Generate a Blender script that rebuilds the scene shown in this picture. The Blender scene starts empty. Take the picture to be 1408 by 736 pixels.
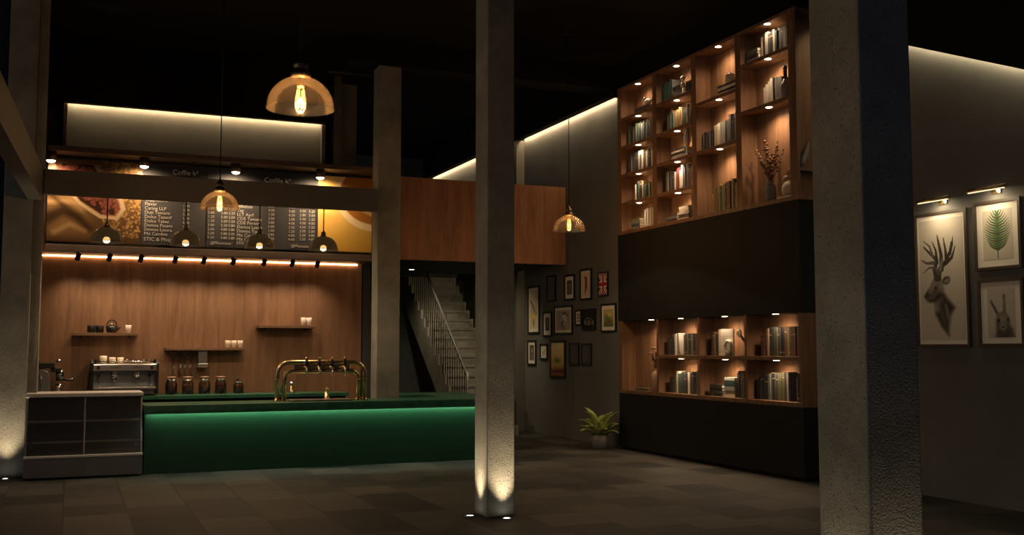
import bpy, bmesh, math, random
import numpy as np
from mathutils import Vector, Matrix, Euler
random.seed(7)
SC = bpy.context.scene
COL = SC.collection
R = math.radians

# ------------------------------------------------------------------ camera, world, exposure
cam_d = bpy.data.cameras.new('camera'); cam = bpy.data.objects.new('camera', cam_d); COL.objects.link(cam)
cam.location = (0, 0, 1.6); cam.rotation_euler = (R(90 + 4.39), 0, R(-23.0))
cam_d.sensor_width = 36; cam_d.lens = 36 * 1433 / 1408; cam_d.clip_start = .05; cam_d.clip_end = 200
SC.camera = cam
SC.view_settings.view_transform = 'Standard'; SC.view_settings.look = 'None'
SC.view_settings.gamma = 1; SC.view_settings.use_curve_mapping = False
SC.view_settings.exposure = 0.17
WARM = (1.0, .69, .42); WARM2 = (1.0, .78, .48); AMBER = (1.0, .68, .40)
E_NICHE, E_TRACK, E_CAN, E_SMALL, E_BIG, E_UP = 13, 19, 82, 30, 58, 85
S_COVE, S_BAR, S_COUNTER, S_PIC = 52, 20, 38, 1.3

w = bpy.data.worlds.new('world'); SC.world = w; w.use_nodes = True
nt = w.node_tree; bg = nt.nodes['Background']
tc = nt.nodes.new('ShaderNodeTexCoord'); sp = nt.nodes.new('ShaderNodeSeparateXYZ'); nt.links.new(tc.outputs['Generated'], sp.inputs[0])
rp = nt.nodes.new('ShaderNodeValToRGB'); mp = nt.nodes.new('ShaderNodeMapRange')
mp.inputs[1].default_value = -1; mp.inputs[2].default_value = 1
nt.links.new(sp.outputs[0], mp.inputs[0]); nt.links.new(mp.outputs[0], rp.inputs[0])
rp.color_ramp.elements[0].position = 0; rp.color_ramp.elements[0].color = (.34, .335, .305, 1)
rp.color_ramp.elements[1].position = .75; rp.color_ramp.elements[1].color = (.05, .06, .12, 1)
e = rp.color_ramp.elements.new(.22); e.color = (.11, .115, .125, 1)
e = rp.color_ramp.elements.new(.42); e.color = (.035, .045, .105, 1)
nt.links.new(rp.outputs[0], bg.inputs[0]); bg.inputs[1].default_value = .80

# ------------------------------------------------------------------ materials
MATS = {}
def nodes(name):
    m = bpy.data.materials.new(name); m.use_nodes = True; MATS[name] = m
    t = m.node_tree; b = t.nodes['Principled BSDF']; return m, t, b
def plain(name, col, rough=.5, metal=0, var=.0, scale=8, bump=0, spec=.5):
    m, t, b = nodes(name)
    b.inputs['Base Color'].default_value = (*col, 1); b.inputs['Roughness'].default_value = rough; b.inputs['Metallic'].default_value = metal
    b.inputs['Specular IOR Level'].default_value = spec
    if var or bump:
        c = t.nodes.new('ShaderNodeTexCoord'); n = t.nodes.new('ShaderNodeTexNoise'); n.inputs['Scale'].default_value = scale; n.inputs['Detail'].default_value = 6
        t.links.new(c.outputs['Object'], n.inputs['Vector'])
        if var:
            r = t.nodes.new('ShaderNodeValToRGB'); t.links.new(n.outputs['Fac'], r.inputs[0])
            r.color_ramp.elements[0].position = .3; r.color_ramp.elements[1].position = .7
            r.color_ramp.elements[0].color = (*[x * (1 - var) for x in col], 1); r.color_ramp.elements[1].color = (*[min(1, x * (1 + var)) for x in col], 1)
            t.links.new(r.outputs[0], b.inputs['Base Color'])
        if bump:
            bp = t.nodes.new('ShaderNodeBump'); bp.inputs['Strength'].default_value = bump; bp.inputs['Distance'].default_value = .01
            t.links.new(n.outputs['Fac'], bp.inputs['Height']); t.links.new(bp.outputs[0], b.inputs['Normal'])
    return m
def concrete(name, col, scale=1.3, pits=42):
    m, t, b = nodes(name); b.inputs['Roughness'].default_value = .85; b.inputs['Specular IOR Level'].default_value = .25
    c = t.nodes.new('ShaderNodeTexCoord'); n = t.nodes.new('ShaderNodeTexNoise'); n.inputs['Scale'].default_value = scale; n.inputs['Detail'].default_value = 9; n.inputs['Roughness'].default_value = .65
    t.links.new(c.outputs['Object'], n.inputs['Vector'])
    r = t.nodes.new('ShaderNodeValToRGB'); t.links.new(n.outputs['Fac'], r.inputs[0])
    r.color_ramp.elements[0].position = .32; r.color_ramp.elements[1].position = .68
    r.color_ramp.elements[0].color = (*[x * .62 for x in col], 1); r.color_ramp.elements[1].color = (*[x * 1.3 for x in col], 1)
    n2 = t.nodes.new('ShaderNodeTexNoise'); n2.inputs['Scale'].default_value = pits * 2; n2.inputs['Detail'].default_value = 5
    v = t.nodes.new('ShaderNodeTexVoronoi'); v.inputs['Scale'].default_value = pits; t.links.new(c.outputs['Object'], n2.inputs['Vector']); va = t.nodes.new('ShaderNodeVectorMath'); va.operation = 'MULTIPLY_ADD'; va.inputs[1].default_value = (.05, .05, .05); t.links.new(n2.outputs['Color'], va.inputs[0]); t.links.new(c.outputs['Object'], va.inputs[2]); t.links.new(va.outputs[0], v.inputs['Vector'])
    vr = t.nodes.new('ShaderNodeMapRange'); vr.inputs[1].default_value = .05; vr.inputs[2].default_value = .22; t.links.new(v.outputs['Distance'], vr.inputs[0])
    mx = t.nodes.new('ShaderNodeMath'); mx.operation = 'MULTIPLY_ADD'; mx.inputs[1].default_value = .55; t.links.new(n2.outputs['Fac'], mx.inputs[0]); t.links.new(vr.outputs[0], mx.inputs[2])
    bp = t.nodes.new('ShaderNodeBump'); bp.inputs['Strength'].default_value = .9; bp.inputs['Distance'].default_value = .010
    t.links.new(mx.outputs[0], bp.inputs['Height']); t.links.new(bp.outputs[0], b.inputs['Normal']); t.links.new(r.outputs[0], b.inputs['Base Color'])
    return m
def wood(name, dark, light, grain=(9, 9, .7), rough=.5):
    m, t, b = nodes(name); b.inputs['Roughness'].default_value = rough; b.inputs['Specular IOR Level'].default_value = .35
    c = t.nodes.new('ShaderNodeTexCoord'); mpn = t.nodes.new('ShaderNodeMapping'); mpn.inputs['Scale'].default_value = grain
    t.links.new(c.outputs['Object'], mpn.inputs[0])
    n = t.nodes.new('ShaderNodeTexNoise'); n.inputs['Scale'].default_value = 1.0; n.inputs['Detail'].default_value = 10; n.inputs['Roughness'].default_value = .62; n.inputs['Distortion'].default_value = .6
    t.links.new(mpn.outputs[0], n.inputs['Vector'])
    r = t.nodes.new('ShaderNodeValToRGB'); t.links.new(n.outputs['Fac'], r.inputs[0])
    r.color_ramp.elements[0].position = .32; r.color_ramp.elements[1].position = .66
    r.color_ramp.elements[0].color = (*dark, 1); r.color_ramp.elements[1].color = (*light, 1)
    mp2 = t.nodes.new('ShaderNodeMapping'); mp2.inputs['Scale'].default_value = tuple(g * 6 for g in grain); t.links.new(c.outputs['Object'], mp2.inputs[0])
    n2 = t.nodes.new('ShaderNodeTexNoise'); n2.inputs['Scale'].default_value = 1.0; n2.inputs['Detail'].default_value = 4; t.links.new(mp2.outputs[0], n2.inputs['Vector'])
    mr = t.nodes.new('ShaderNodeMapRange'); mr.inputs[3].default_value = .72; mr.inputs[4].default_value = 1.25; t.links.new(n2.outputs['Fac'], mr.inputs[0])
    vm = t.nodes.new('ShaderNodeVectorMath'); vm.operation = 'SCALE'; t.links.new(r.outputs[0], vm.inputs[0]); t.links.new(mr.outputs[0], vm.inputs['Scale'])
    t.links.new(vm.outputs[0], b.inputs['Base Color'])
    return m
def emit(name, col, s):
    m, t, b = nodes(name); t.nodes.remove(b); em = t.nodes.new('ShaderNodeEmission'); em.inputs[0].default_value = (*col, 1); em.inputs[1].default_value = s
    t.links.new(em.outputs[0], t.nodes['Material Output'].inputs[0]); return m
def clear(name, tint, gloss=.12, gcol=(1, 1, 1), body=None, bodyfac=.0):
    m, t, b = nodes(name); t.nodes.remove(b)
    tr = t.nodes.new('ShaderNodeBsdfTransparent'); tr.inputs[0].default_value = (*tint, 1)
    gl = t.nodes.new('ShaderNodeBsdfGlossy'); gl.inputs[0].default_value = (*gcol, 1); gl.inputs[1].default_value = .09
    lw = t.nodes.new('ShaderNodeLayerWeight'); lw.inputs[0].default_value = .25
    ml = t.nodes.new('ShaderNodeMath'); ml.operation = 'MULTIPLY_ADD'; ml.inputs[1].default_value = .85; ml.inputs[2].default_value = gloss * .4; t.links.new(lw.outputs['Fresnel'], ml.inputs[0])
    mx = t.nodes.new('ShaderNodeMixShader'); t.links.new(ml.outputs[0], mx.inputs[0]); t.links.new(tr.outputs[0], mx.inputs[1]); t.links.new(gl.outputs[0], mx.inputs[2])
    out = mx
    if body:
        df = t.nodes.new('ShaderNodeBsdfDiffuse'); df.inputs[0].default_value = (*body, 1)
        tl = t.nodes.new('ShaderNodeBsdfTranslucent'); tl.inputs[0].default_value = (*body, 1)
        ad = t.nodes.new('ShaderNodeMixShader'); ad.inputs[0].default_value = .5; t.links.new(df.outputs[0], ad.inputs[1]); t.links.new(tl.outputs[0], ad.inputs[2])
        m2 = t.nodes.new('ShaderNodeMixShader'); m2.inputs[0].default_value = bodyfac; t.links.new(mx.outputs[0], m2.inputs[1]); t.links.new(ad.outputs[0], m2.inputs[2]); out = m2
    t.links.new(out.outputs[0], t.nodes['Material Output'].inputs[0]); return m
def paintmat(name, rough=.5):
    m, t, b = nodes(name); a = t.nodes.new('ShaderNodeAttribute'); a.attribute_name = 'ink'
    t.links.new(a.outputs['Color'], b.inputs['Base Color']); b.inputs['Roughness'].default_value = rough; b.inputs['Specular IOR Level'].default_value = .2; return m

M = MATS
concrete('concrete', (.235, .235, .205)); concrete('dark_concrete', (.055, .060, .063), .8, 20); concrete('stair_concrete', (.13, .14, .145), .8, 20); plain('case_grey', (.22, .22, .225), .6); plain('edge_grey', (.55, .54, .52), .4)  # edge_grey: highlights on the fridge's steel edges painted as pale grey
plain('plaster', (.135, .135, .126), .8, var=.14, scale=1.2, bump=.15); plain('plaster_light', (.125, .12, .105), .8, var=.1, scale=1)
plain('ceiling_black', (.012, .012, .0115), .9, spec=.1); plain('black_panel', (.0175, .0175, .0155), .7, var=.1, scale=2, spec=.15)
plain('dark_wall', (.034, .037, .041), .85, spec=.2); plain('steel_dark', (.115, .112, .104), .6, metal=.1, var=.12, scale=3)
wood('walnut', (.175, .093, .051), (.28, .155, .087)); wood('ledge_wood', (.075, .052, .04), (.13, .09, .068), (1.2, 12, 12)); wood('walnut_case', (.155, .08, .042), (.265, .145, .08), (14, 14, .9)); wood('panel_wood', (.26, .115, .06), (.42, .20, .105), (7, 7, .9))
wood('shelf_wood', (.15, .085, .048), (.25, .145, .085), (1.2, 12, 12))
plain('green_lacquer', (.004, .041, .0175), .45, var=.06, scale=2); plain('green_top', (.02, .10, .058), .34, var=.35, scale=9)
plain('stainless', (.50, .48, .45), .28, 1, var=.06, scale=4); plain('stainless_dull', (.21, .21, .21), .42, .75, var=.1, scale=3); plain('chrome', (.75, .72, .68), .12, 1)
plain('brass', (.60, .46, .24), .22, 1); plain('blue_steel', (.20, .225, .26), .45, .15); plain('black_plastic', (.012, .012, .012), .35); plain('black_metal', (.016, .015, .014), .45, .4)
plain('bronze', (.22, .155, .10), .35, .85); plain('porcelain', (.78, .70, .57), .3); plain('white_card', (.80, .76, .70), .6); plain('paper', (.62, .57, .48), .8)
plain('mat_board', (.86, .81, .70), .85); plain('frame_black', (.014, .013, .012), .4); plain('frame_brown', (.05, .035, .025), .45); plain('pot', (.19, .18, .165), .85, var=.2, scale=12)
plain('soil', (.02, .014, .01), .95); plain('leaf', (.30, .37, .11), .42, var=.4, scale=6); plain('dried', (.22, .105, .05), .8); plain('twig', (.09, .05, .03), .8)
plain('coffee', (.035, .015, .008), .6, var=.5, scale=40); plain('ceramic_grey', (.20, .18, .16), .4); plain('ceramic_tan', (.42, .27, .17), .5); plain('ceramic_white', (.62, .55, .46), .45); plain('terracotta', (.36, .21, .13), .6)
plain('board_black', (.032, .031, .030), .7, var=.1, scale=3); plain('chalk', (.46, .42, .36), .9); plain('chalk_bright', (.82, .77, .68), .9); plain('gold_ink', (.45, .30, .10), .4, .5); plain('bottle', (.03, .018, .012), .18)
clear('amber_glass', (.84, .74, .60), .07, (1, .94, .86), (.36, .31, .24), .007); clear('jar_glass', (.80, .70, .62), .1); clear('case_glass', (.84, .86, .86), .30, body=(.34, .34, .36), bodyfac=.11); clear('shelf_glass', (.92, .94, .93), .25); clear('bulb_glass', (1, .92, .78), .06); clear('smoke_glass', (.42, .38, .30), .16, (1, .92, .8), (.19, .165, .135), .42)  # case_glass body: pale veil painted in for the sheen of reflections
emit('filament', (1, .60, .20), 9); emit('lamp_face', (1, .80, .55), 12); emit('bulb_face', (1, .78, .45), 16); emit('uplight_face', (1, .92, .78), 9)
emit('cove_led', (1, .71, .39), S_COVE); emit('cove_led_dim', (1, .78, .46), S_COVE * .4); emit('bar_led', (1, .50, .22), S_BAR); emit('counter_led', (.75, 1.0, .72), S_COUNTER); emit('picture_led', (1, .74, .46), S_PIC)
paintmat('print'); paintmat('print_gloss', .35)
def floor_mat():
    m, t, b = nodes('floor_tile'); b.inputs['Specular IOR Level'].default_value = .14; c = t.nodes.new('ShaderNodeTexCoord'); mpn = t.nodes.new('ShaderNodeMapping'); mpn.inputs['Rotation'].default_value = (0, 0, R(90)); t.links.new(c.outputs['Object'], mpn.inputs[0])
    br = t.nodes.new('ShaderNodeTexBrick'); br.inputs['Scale'].default_value = 1; br.inputs['Brick Width'].default_value = .66; br.inputs['Row Height'].default_value = .58; br.inputs['Mortar Size'].default_value = .006; br.inputs['Bias'].default_value = 0
    br.inputs['Color1'].default_value = (.012, .0122, .0122, 1); br.inputs['Color2'].default_value = (.066, .062, .055, 1); br.inputs['Mortar'].default_value = (.011, .011, .011, 1)
    t.links.new(mpn.outputs[0], br.inputs['Vector'])
    n = t.nodes.new('ShaderNodeTexNoise'); n.inputs['Scale'].default_value = 1.6; n.inputs['Detail'].default_value = 8; t.links.new(c.outputs['Object'], n.inputs['Vector'])
    mr = t.nodes.new('ShaderNodeMapRange'); mr.inputs[1].default_value = .3; mr.inputs[2].default_value = .7; mr.inputs[3].default_value = .75; mr.inputs[4].default_value = 1.3; t.links.new(n.outputs['Fac'], mr.inputs[0])
    vm = t.nodes.new('ShaderNodeVectorMath'); vm.operation = 'SCALE'; t.links.new(br.outputs['Color'], vm.inputs[0]); t.links.new(mr.outputs[0], vm.inputs['Scale']); t.links.new(vm.outputs[0], b.inputs['Base Color'])
    rr = t.nodes.new('ShaderNodeMapRange'); rr.inputs[3].default_value = .5; rr.inputs[4].default_value = .7; t.links.new(n.outputs['Fac'], rr.inputs[0]); t.links.new(rr.outputs[0], b.inputs['Roughness'])
    bp = t.nodes.new('ShaderNodeBump'); bp.inputs['Strength'].default_value = .25; bp.inputs['Distance'].default_value = .01; bp.invert = True; t.links.new(br.outputs['Fac'], bp.inputs['Height']); t.links.new(bp.outputs[0], b.inputs['Normal'])
floor_mat()
BOOKC = {'charcoal': (.05, .05, .05), 'black': (.02, .02, .021), 'slate grey': (.15, .155, .16), 'dark green': (.035, .075, .058), 'teal': (.05, .13, .125), 'navy': (.03, .04, .07), 'brown': (.13, .07, .042),
         'tan': (.30, .19, .10), 'cream': (.58, .52, .42), 'white': (.68, .64, .57), 'olive': (.13, .13, .06), 'rust orange': (.36, .13, .04), 'dark red': (.14, .025, .02), 'light grey': (.33, .32, .30)}
for k, v in BOOKC.items(): plain('cover_' + k.replace(' ', '_'), v, .55)

# ------------------------------------------------------------------ mesh builder
OFF = {}
class MB:
    def __init__(s): s.v = []; s.f = []; s.m = []; s.sm = []
    def add(s, vs, fs, mi=0, smooth=False, mx=None):
        o = len(s.v)
        for p in vs:
            p = Vector(p); s.v.append(mx @ p if mx else p)
        for f in fs: s.f.append(tuple(i + o for i in f)); s.m.append(mi); s.sm.append(smooth)
        return s
    def box(s, x0, x1, y0, y1, z0, z1, mi=0, mx=None):
        v = [(x0, y0, z0), (x1, y0, z0), (x1, y1, z0), (x0, y1, z0), (x0, y0, z1), (x1, y0, z1), (x1, y1, z1), (x0, y1, z1)]
        return s.add(v, [(0, 3, 2, 1), (4, 5, 6, 7), (0, 1, 5, 4), (1, 2, 6, 5), (2, 3, 7, 6), (3, 0, 4, 7)], mi, False, mx)
    def lathe(s, c, prof, seg=24, mi=0, mx=None, close=True):
        vs = []; fs = []; n = len(prof)
        for (r, z) in prof:
            for k in range(seg):
                a = 2 * math.pi * k / seg; vs.append((c[0] + r * math.cos(a), c[1] + r * math.sin(a), c[2] + z))
        for i in range(n - 1):
            for k in range(seg):
                k2 = (k + 1) % seg; fs.append((i * seg + k, i * seg + k2, (i + 1) * seg + k2, (i + 1) * seg + k))
        s.add(vs, fs, mi, True, mx)
        if close:
            if prof[0][0] > 1e-4: s.add([vs[k] for k in range(seg)], [tuple(reversed(range(seg)))], mi, False, mx)
            if prof[-1][0] > 1e-4: s.add([vs[(n - 1) * seg + k] for k in range(seg)], [tuple(range(seg))], mi, False, mx)
        return s
    def tube(s, pts, r, seg=10, mi=0, mx=None):
        pts = [Vector(p) for p in pts]; n = len(pts); rs = r if isinstance(r, (list, tuple)) else [r] * n
        d0 = (pts[1] - pts[0]).normalized(); u = d0.orthogonal().normalized(); vs = []; fs = []
        for i, p in enumerate(pts):
            d = (pts[min(i + 1, n - 1)] - pts[max(i - 1, 0)]).normalized(); u = (u - d * u.dot(d)).normalized(); b = d.cross(u)
            for k in range(seg):
                a = 2 * math.pi * k / seg; vs.append(p + (u * math.cos(a) + b * math.sin(a)) * rs[i])
        for i in range(n - 1):
            for k in range(seg):
                k2 = (k + 1) % seg; fs.append((i * seg + k, i * seg + k2, (i + 1) * seg + k2, (i + 1) * seg + k))
        s.add(vs, fs, mi, True, mx)
        s.add([vs[k] for k in range(seg)], [tuple(reversed(range(seg)))], mi, False, mx); s.add([vs[(n - 1) * seg + k] for k in range(seg)], [tuple(range(seg))], mi, False, mx)
        return s
    def cyl(s, p0, p1, r, r1=None, seg=16, mi=0, mx=None): return s.tube([p0, p1], [r, r if r1 is None else r1], seg, mi, mx)
    def ell(s, c, rad, seg=16, rings=10, mi=0, mx=None):
        vs = []; fs = []
        for i in range(rings + 1):
            t = math.pi * i / rings
            for k in range(seg):
                a = 2 * math.pi * k / seg; vs.append((c[0] + rad[0] * math.sin(t) * math.cos(a), c[1] + rad[1] * math.sin(t) * math.sin(a), c[2] - rad[2] * math.cos(t)))
        for i in range(rings):
            for k in range(seg):
                k2 = (k + 1) % seg; fs.append((i * seg + k, i * seg + k2, (i + 1) * seg + k2, (i + 1) * seg + k))
        return s.add(vs, fs, mi, True, mx)
    def prism(s, poly, fn, a, b, mi=0):
        n = len(poly); vs = [fn(p, a) for p in poly] + [fn(p, b) for p in poly]
        return s.add(vs, [tuple(reversed(range(n))), tuple(range(n, 2 * n))] + [(i, (i + 1) % n, n + (i + 1) % n, n + i) for i in range(n)], mi)
    def build(s, name, mats, parent=None, origin=None, bevel=0, seg=2):
        if not isinstance(mats, (list, tuple)): mats = [mats]
        if parent is not None: off = OFF[parent.name]
        elif origin is not None: off = Vector(origin)
        else:
            xs = [p.x for p in s.v]; ys = [p.y for p in s.v]; off = Vector(((min(xs) + max(xs)) / 2, (min(ys) + max(ys)) / 2, min(p.z for p in s.v)))
        me = bpy.data.meshes.new(name); me.from_pydata([tuple(p - off) for p in s.v], [], s.f)
        for mm in mats: me.materials.append(M[mm] if isinstance(mm, str) else mm)
        me.polygons.foreach_set('material_index', s.m); me.polygons.foreach_set('use_smooth', s.sm)
        bm = bmesh.new(); bm.from_mesh(me); bmesh.ops.remove_doubles(bm, verts=bm.verts, dist=1e-5); bmesh.ops.recalc_face_normals(bm, faces=bm.faces); bm.to_mesh(me); bm.free(); me.update()
        o = bpy.data.objects.new(name, me); COL.objects.link(o)
        if parent is not None: o.parent = parent
        else: o.location = off
        OFF[o.name] = off
        if bevel:
            md = o.modifiers.new('bevel', 'BEVEL'); md.width = bevel; md.segments = seg; md.limit_method = 'ANGLE'; md.angle_limit = R(40)
        return o
def bx(*a): return MB().box(*a)
def thing(name, label, cat, loc, group=None):
    o = bpy.data.objects.new(name, None); COL.objects.link(o); o.location = loc; o.empty_display_size = .1; OFF[o.name] = Vector(loc)
    return tag(o, label, cat, group)
def tag(o, label, cat, group=None):
    o['label'] = label; o['category'] = cat
    if group: o['group'] = group
    return o
def struct(o, label=None, cat=None):
    o['kind'] = 'structure'
    if label: o['label'] = label
    if cat: o['category'] = cat
    return o
def dup(root, loc, label, rotz=None):
    r = root.copy(); COL.objects.link(r); r.location = loc; r['label'] = label
    if rotz is not None: r.rotation_euler = (0, 0, rotz)
    for ch in root.children:
        c = ch.copy(); COL.objects.link(c); c.parent = r
        for g in ch.children:
            d = g.copy(); COL.objects.link(d); d.parent = c
    return r
def spot(loc, aim, energy, ang, blend=.6, col=WARM, rad=.03, parent=None):
    d = bpy.data.lights.new('lamp_light', 'SPOT'); d.energy = energy; d.color = col; d.spot_size = R(ang); d.spot_blend = blend; d.shadow_soft_size = rad
    o = bpy.data.objects.new('lamp_light', d); COL.objects.link(o); v = Vector(aim) - Vector(loc); o.rotation_euler = v.to_track_quat('-Z', 'Y').to_euler()
    if parent is not None: o.parent = parent; o.location = Vector(loc) - OFF[parent.name]
    else: o.location = loc
    return o
def point(loc, energy, col=AMBER, rad=.04, parent=None):
    d = bpy.data.lights.new('bulb_light', 'POINT'); d.energy = energy; d.color = col; d.shadow_soft_size = rad
    o = bpy.data.objects.new('bulb_light', d); COL.objects.link(o)
    if parent is not None: o.parent = parent; o.location = Vector(loc) - OFF[parent.name]
    else: o.location = loc
    return o
def lerp(a, b, t): return a + (b - a) * t
ORD = ['first', 'second', 'third', 'fourth', 'fifth', 'sixth', 'seventh', 'eighth', 'ninth', 'tenth', 'eleventh', 'twelfth', 'thirteenth', 'fourteenth', 'fifteenth', 'sixteenth', 'seventeenth', 'eighteenth', 'nineteenth', 'twentieth'] + ['twenty-' + q for q in ('first', 'second', 'third', 'fourth', 'fifth', 'sixth', 'seventh', 'eighth')]

class Paint:                                   # a printed picture: colours per grid point, u to the right, v downwards
    def __init__(s, w, h, res, col):
        s.nx = max(4, int(w * res)); s.ny = max(4, int(h * res)); s.w = w; s.h = h
        s.u, s.v = np.meshgrid((np.arange(s.nx) + .5) / s.nx * w, (np.arange(s.ny) + .5) / s.ny * h)
        s.c = np.ones((s.ny, s.nx, 3)) * np.array(col); s.px = 1.2 / res
    def mix(s, a, col):
        a = np.clip(a, 0, 1)[..., None]; s.c = s.c * (1 - a) + np.array(col) * a; return s
    def stroke(s, pts, r0, r1, col, k=1, soft=None):
        soft = soft or s.px; n = len(pts) - 1; best = np.full(s.u.shape, 1e9)
        for i in range(n):
            (x0, y0), (x1, y1) = pts[i], pts[i + 1]; dx, dy = x1 - x0, y1 - y0; L = dx * dx + dy * dy + 1e-12
            t = np.clip(((s.u - x0) * dx + (s.v - y0) * dy) / L, 0, 1); rr = r0 + (r1 - r0) * (i + t) / n
            best = np.minimum(best, np.hypot(s.u - x0 - t * dx, s.v - y0 - t * dy) - rr)
        return s.mix(k * (.5 - best / soft), col)
    def ell(s, c, r, col, rot=0, k=1, soft=None):
        soft = soft or s.px; ca, sa = math.cos(rot), math.sin(rot); du, dv = s.u - c[0], s.v - c[1]
        d = (np.hypot((du * ca + dv * sa) / r[0], (dv * ca - du * sa) / r[1]) - 1) * min(r); return s.mix(k * (.5 - d / soft), col)
    def poly(s, pts, col, k=1, soft=None):
        soft = soft or s.px; ins = np.zeros(s.u.shape, bool); best = np.full(s.u.shape, 1e9); n = len(pts)
        for i in range(n):
            (x0, y0), (x1, y1) = pts[i], pts[(i + 1) % n]; dx, dy = x1 - x0, y1 - y0
            if abs(dy) > 1e-12:
                cr = ((y0 > s.v) != (y1 > s.v)) & (s.u < dx * (s.v - y0) / dy + x0); ins ^= cr
            t = np.clip(((s.u - x0) * dx + (s.v - y0) * dy) / (dx * dx + dy * dy + 1e-12), 0, 1); best = np.minimum(best, np.hypot(s.u - x0 - t * dx, s.v - y0 - t * dy))
        return s.mix(k * (.5 - np.where(ins, -best, best) / soft), col)
    def rect(s, x0, y0, x1, y1, col, k=1): return s.poly([(x0, y0), (x1, y0), (x1, y1), (x0, y1)], col, k)
    def grad(s, c0, c1, k=1):
        t = (s.v / s.h)[..., None]; s.c = s.c * (1 - k) + k * (np.array(c0) * (1 - t) + np.array(c1) * t); return s
    def grain(s, a, seed=1): s.c = np.clip(s.c * (1 + a * (np.random.RandomState(seed).rand(s.ny, s.nx, 1) - .5)), 0, 1); return s
    def build(s, name, fn, parent, mat='print'):
        nx, ny = s.nx + 1, s.ny + 1
        vs = [tuple(Vector(fn(i / s.nx * s.w, j / s.ny * s.h)) - OFF[parent.name]) for j in range(ny) for i in range(nx)]
        fs = [(j * nx + i, (j + 1) * nx + i, (j + 1) * nx + i + 1, j * nx + i + 1) for j in range(s.ny) for i in range(s.nx)]
        me = bpy.data.meshes.new(name); me.from_pydata(vs, [], fs); me.materials.append(M[mat])
        at = me.attributes.new('ink', 'FLOAT_COLOR', 'FACE'); c = np.ones((s.ny * s.nx, 4), np.float32); c[:, :3] = s.c.reshape(-1, 3); at.data.foreach_set('color', c.ravel())
        o = bpy.data.objects.new(name, me); COL.objects.link(o); o.parent = parent; OFF[o.name] = OFF[parent.name]; return o
def text_mesh(body, size, shear):
    cu = bpy.data.curves.new('lettering', 'FONT'); cu.body = body; cu.size = size; cu.extrude = .001; cu.resolution_u = 2; cu.shear = shear
    t = bpy.data.objects.new('tmp', cu); COL.objects.link(t); bpy.context.view_layer.update()
    me = bpy.data.meshes.new_from_object(t.evaluated_get(bpy.context.evaluated_depsgraph_get())); me.name = 'lettering'
    bpy.data.objects.remove(t); bpy.data.curves.remove(cu); return me
def text(body, size, loc, mat, parent, shear=0):       # one mesh per word
    xmax = lambda m_: max(v.co.x for v in m_.vertices)
    words_ = body.split(' ')
    for k, wd in enumerate(words_):
        me = text_mesh(wd, size, shear); dx = xmax(text_mesh(' '.join(words_[:k + 1]), size, shear)) - xmax(me) if k else 0
        me.transform(Matrix.Translation(Vector(loc) + Vector((dx, 0, 0)) - OFF[parent.name]) @ Euler((R(90), 0, 0)).to_matrix().to_4x4()); me.materials.clear(); me.materials.append(M[mat])
        o = bpy.data.objects.new('lettering', me); COL.objects.link(o); o.parent = parent; OFF[o.name] = OFF[parent.name]

# ------------------------------------------------------------------ the room
CZ = 6.18
struct(bx(-8, 9.2, -3, 24.3, -.12, 0).build('floor', 'floor_tile', origin=(0, 0, 0)))
struct(bx(-8, 9.2, -3, 24.3, CZ, CZ + .12).build('ceiling', 'ceiling_black'))
struct(bx(8.16, 8.6, 14.74, 18.62, 0, CZ).build('wall_gallery', 'plaster', origin=(8.16, 16, 0)))
struct(bx(8.02, 8.6, 18.62, 24.3, 0, CZ).build('wall_gallery_end', 'plaster', origin=(8.16, 16, 0)))
struct(bx(8.62, 9.0, -3, 10.18, 0, CZ).build('wall_picture', 'plaster', origin=(8.6, 8, 0)))
struct(bx(-.52, 4.38, 16.6, 16.72, 0, 4.35).build('wall_bar', 'walnut', origin=(0, 16.6, 0)))
struct(bx(-.12, 3.74, 16.90, 17.1, 4.2, CZ).build('wall_bar_upper', 'plaster_light', origin=(0, 16.9, 0)))
struct(bx(-3.2, -.50, 14.8, 14.95, 0, CZ).build('wall_left_return', 'dark_wall'))
struct(bx(-.62, -.52, 14.95, 17.6, 0, CZ).build('wall_left_side', 'dark_wall'))
struct(bx(-.8, 4.52, 17.6, 17.75, 3.0, CZ).build('wall_bar_recess', 'stair_concrete'))
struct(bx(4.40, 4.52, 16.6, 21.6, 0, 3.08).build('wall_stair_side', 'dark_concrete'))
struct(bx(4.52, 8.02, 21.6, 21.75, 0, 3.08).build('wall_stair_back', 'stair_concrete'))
struct(bx(3.0, 8.02, 24.0, 24.3, 3.0, CZ).build('wall_upper_back', 'stair_concrete'))
struct(bx(4.0, 4.12, 17.1, 17.6, 4.4, CZ).build('trim_1', 'stair_concrete'))
struct(bx(-8.2, -8, -3, 0, 0, CZ).build('wall_left', 'dark_wall'))
struct(bx(-8.2, 9.2, -3.2, -3, 0, 2.2).build('wall_behind_light_block', 'dark_wall'))  # unseen dark wall added to block world light from behind the camera
# mezzanine: parapet of wood, slab with the stairwell opening
pf = struct(bx(4.42, 8.155, 16.75, 16.85, 3.075, 4.475).build('wall_mezzanine_parapet', 'panel_wood', origin=(5, 16.75, 3)))
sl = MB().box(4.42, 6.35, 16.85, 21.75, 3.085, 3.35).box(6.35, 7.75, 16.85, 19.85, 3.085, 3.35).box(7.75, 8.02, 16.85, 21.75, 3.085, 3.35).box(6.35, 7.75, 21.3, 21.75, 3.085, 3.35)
struct(sl.build('ceiling_mezzanine', 'dark_concrete'))
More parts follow.
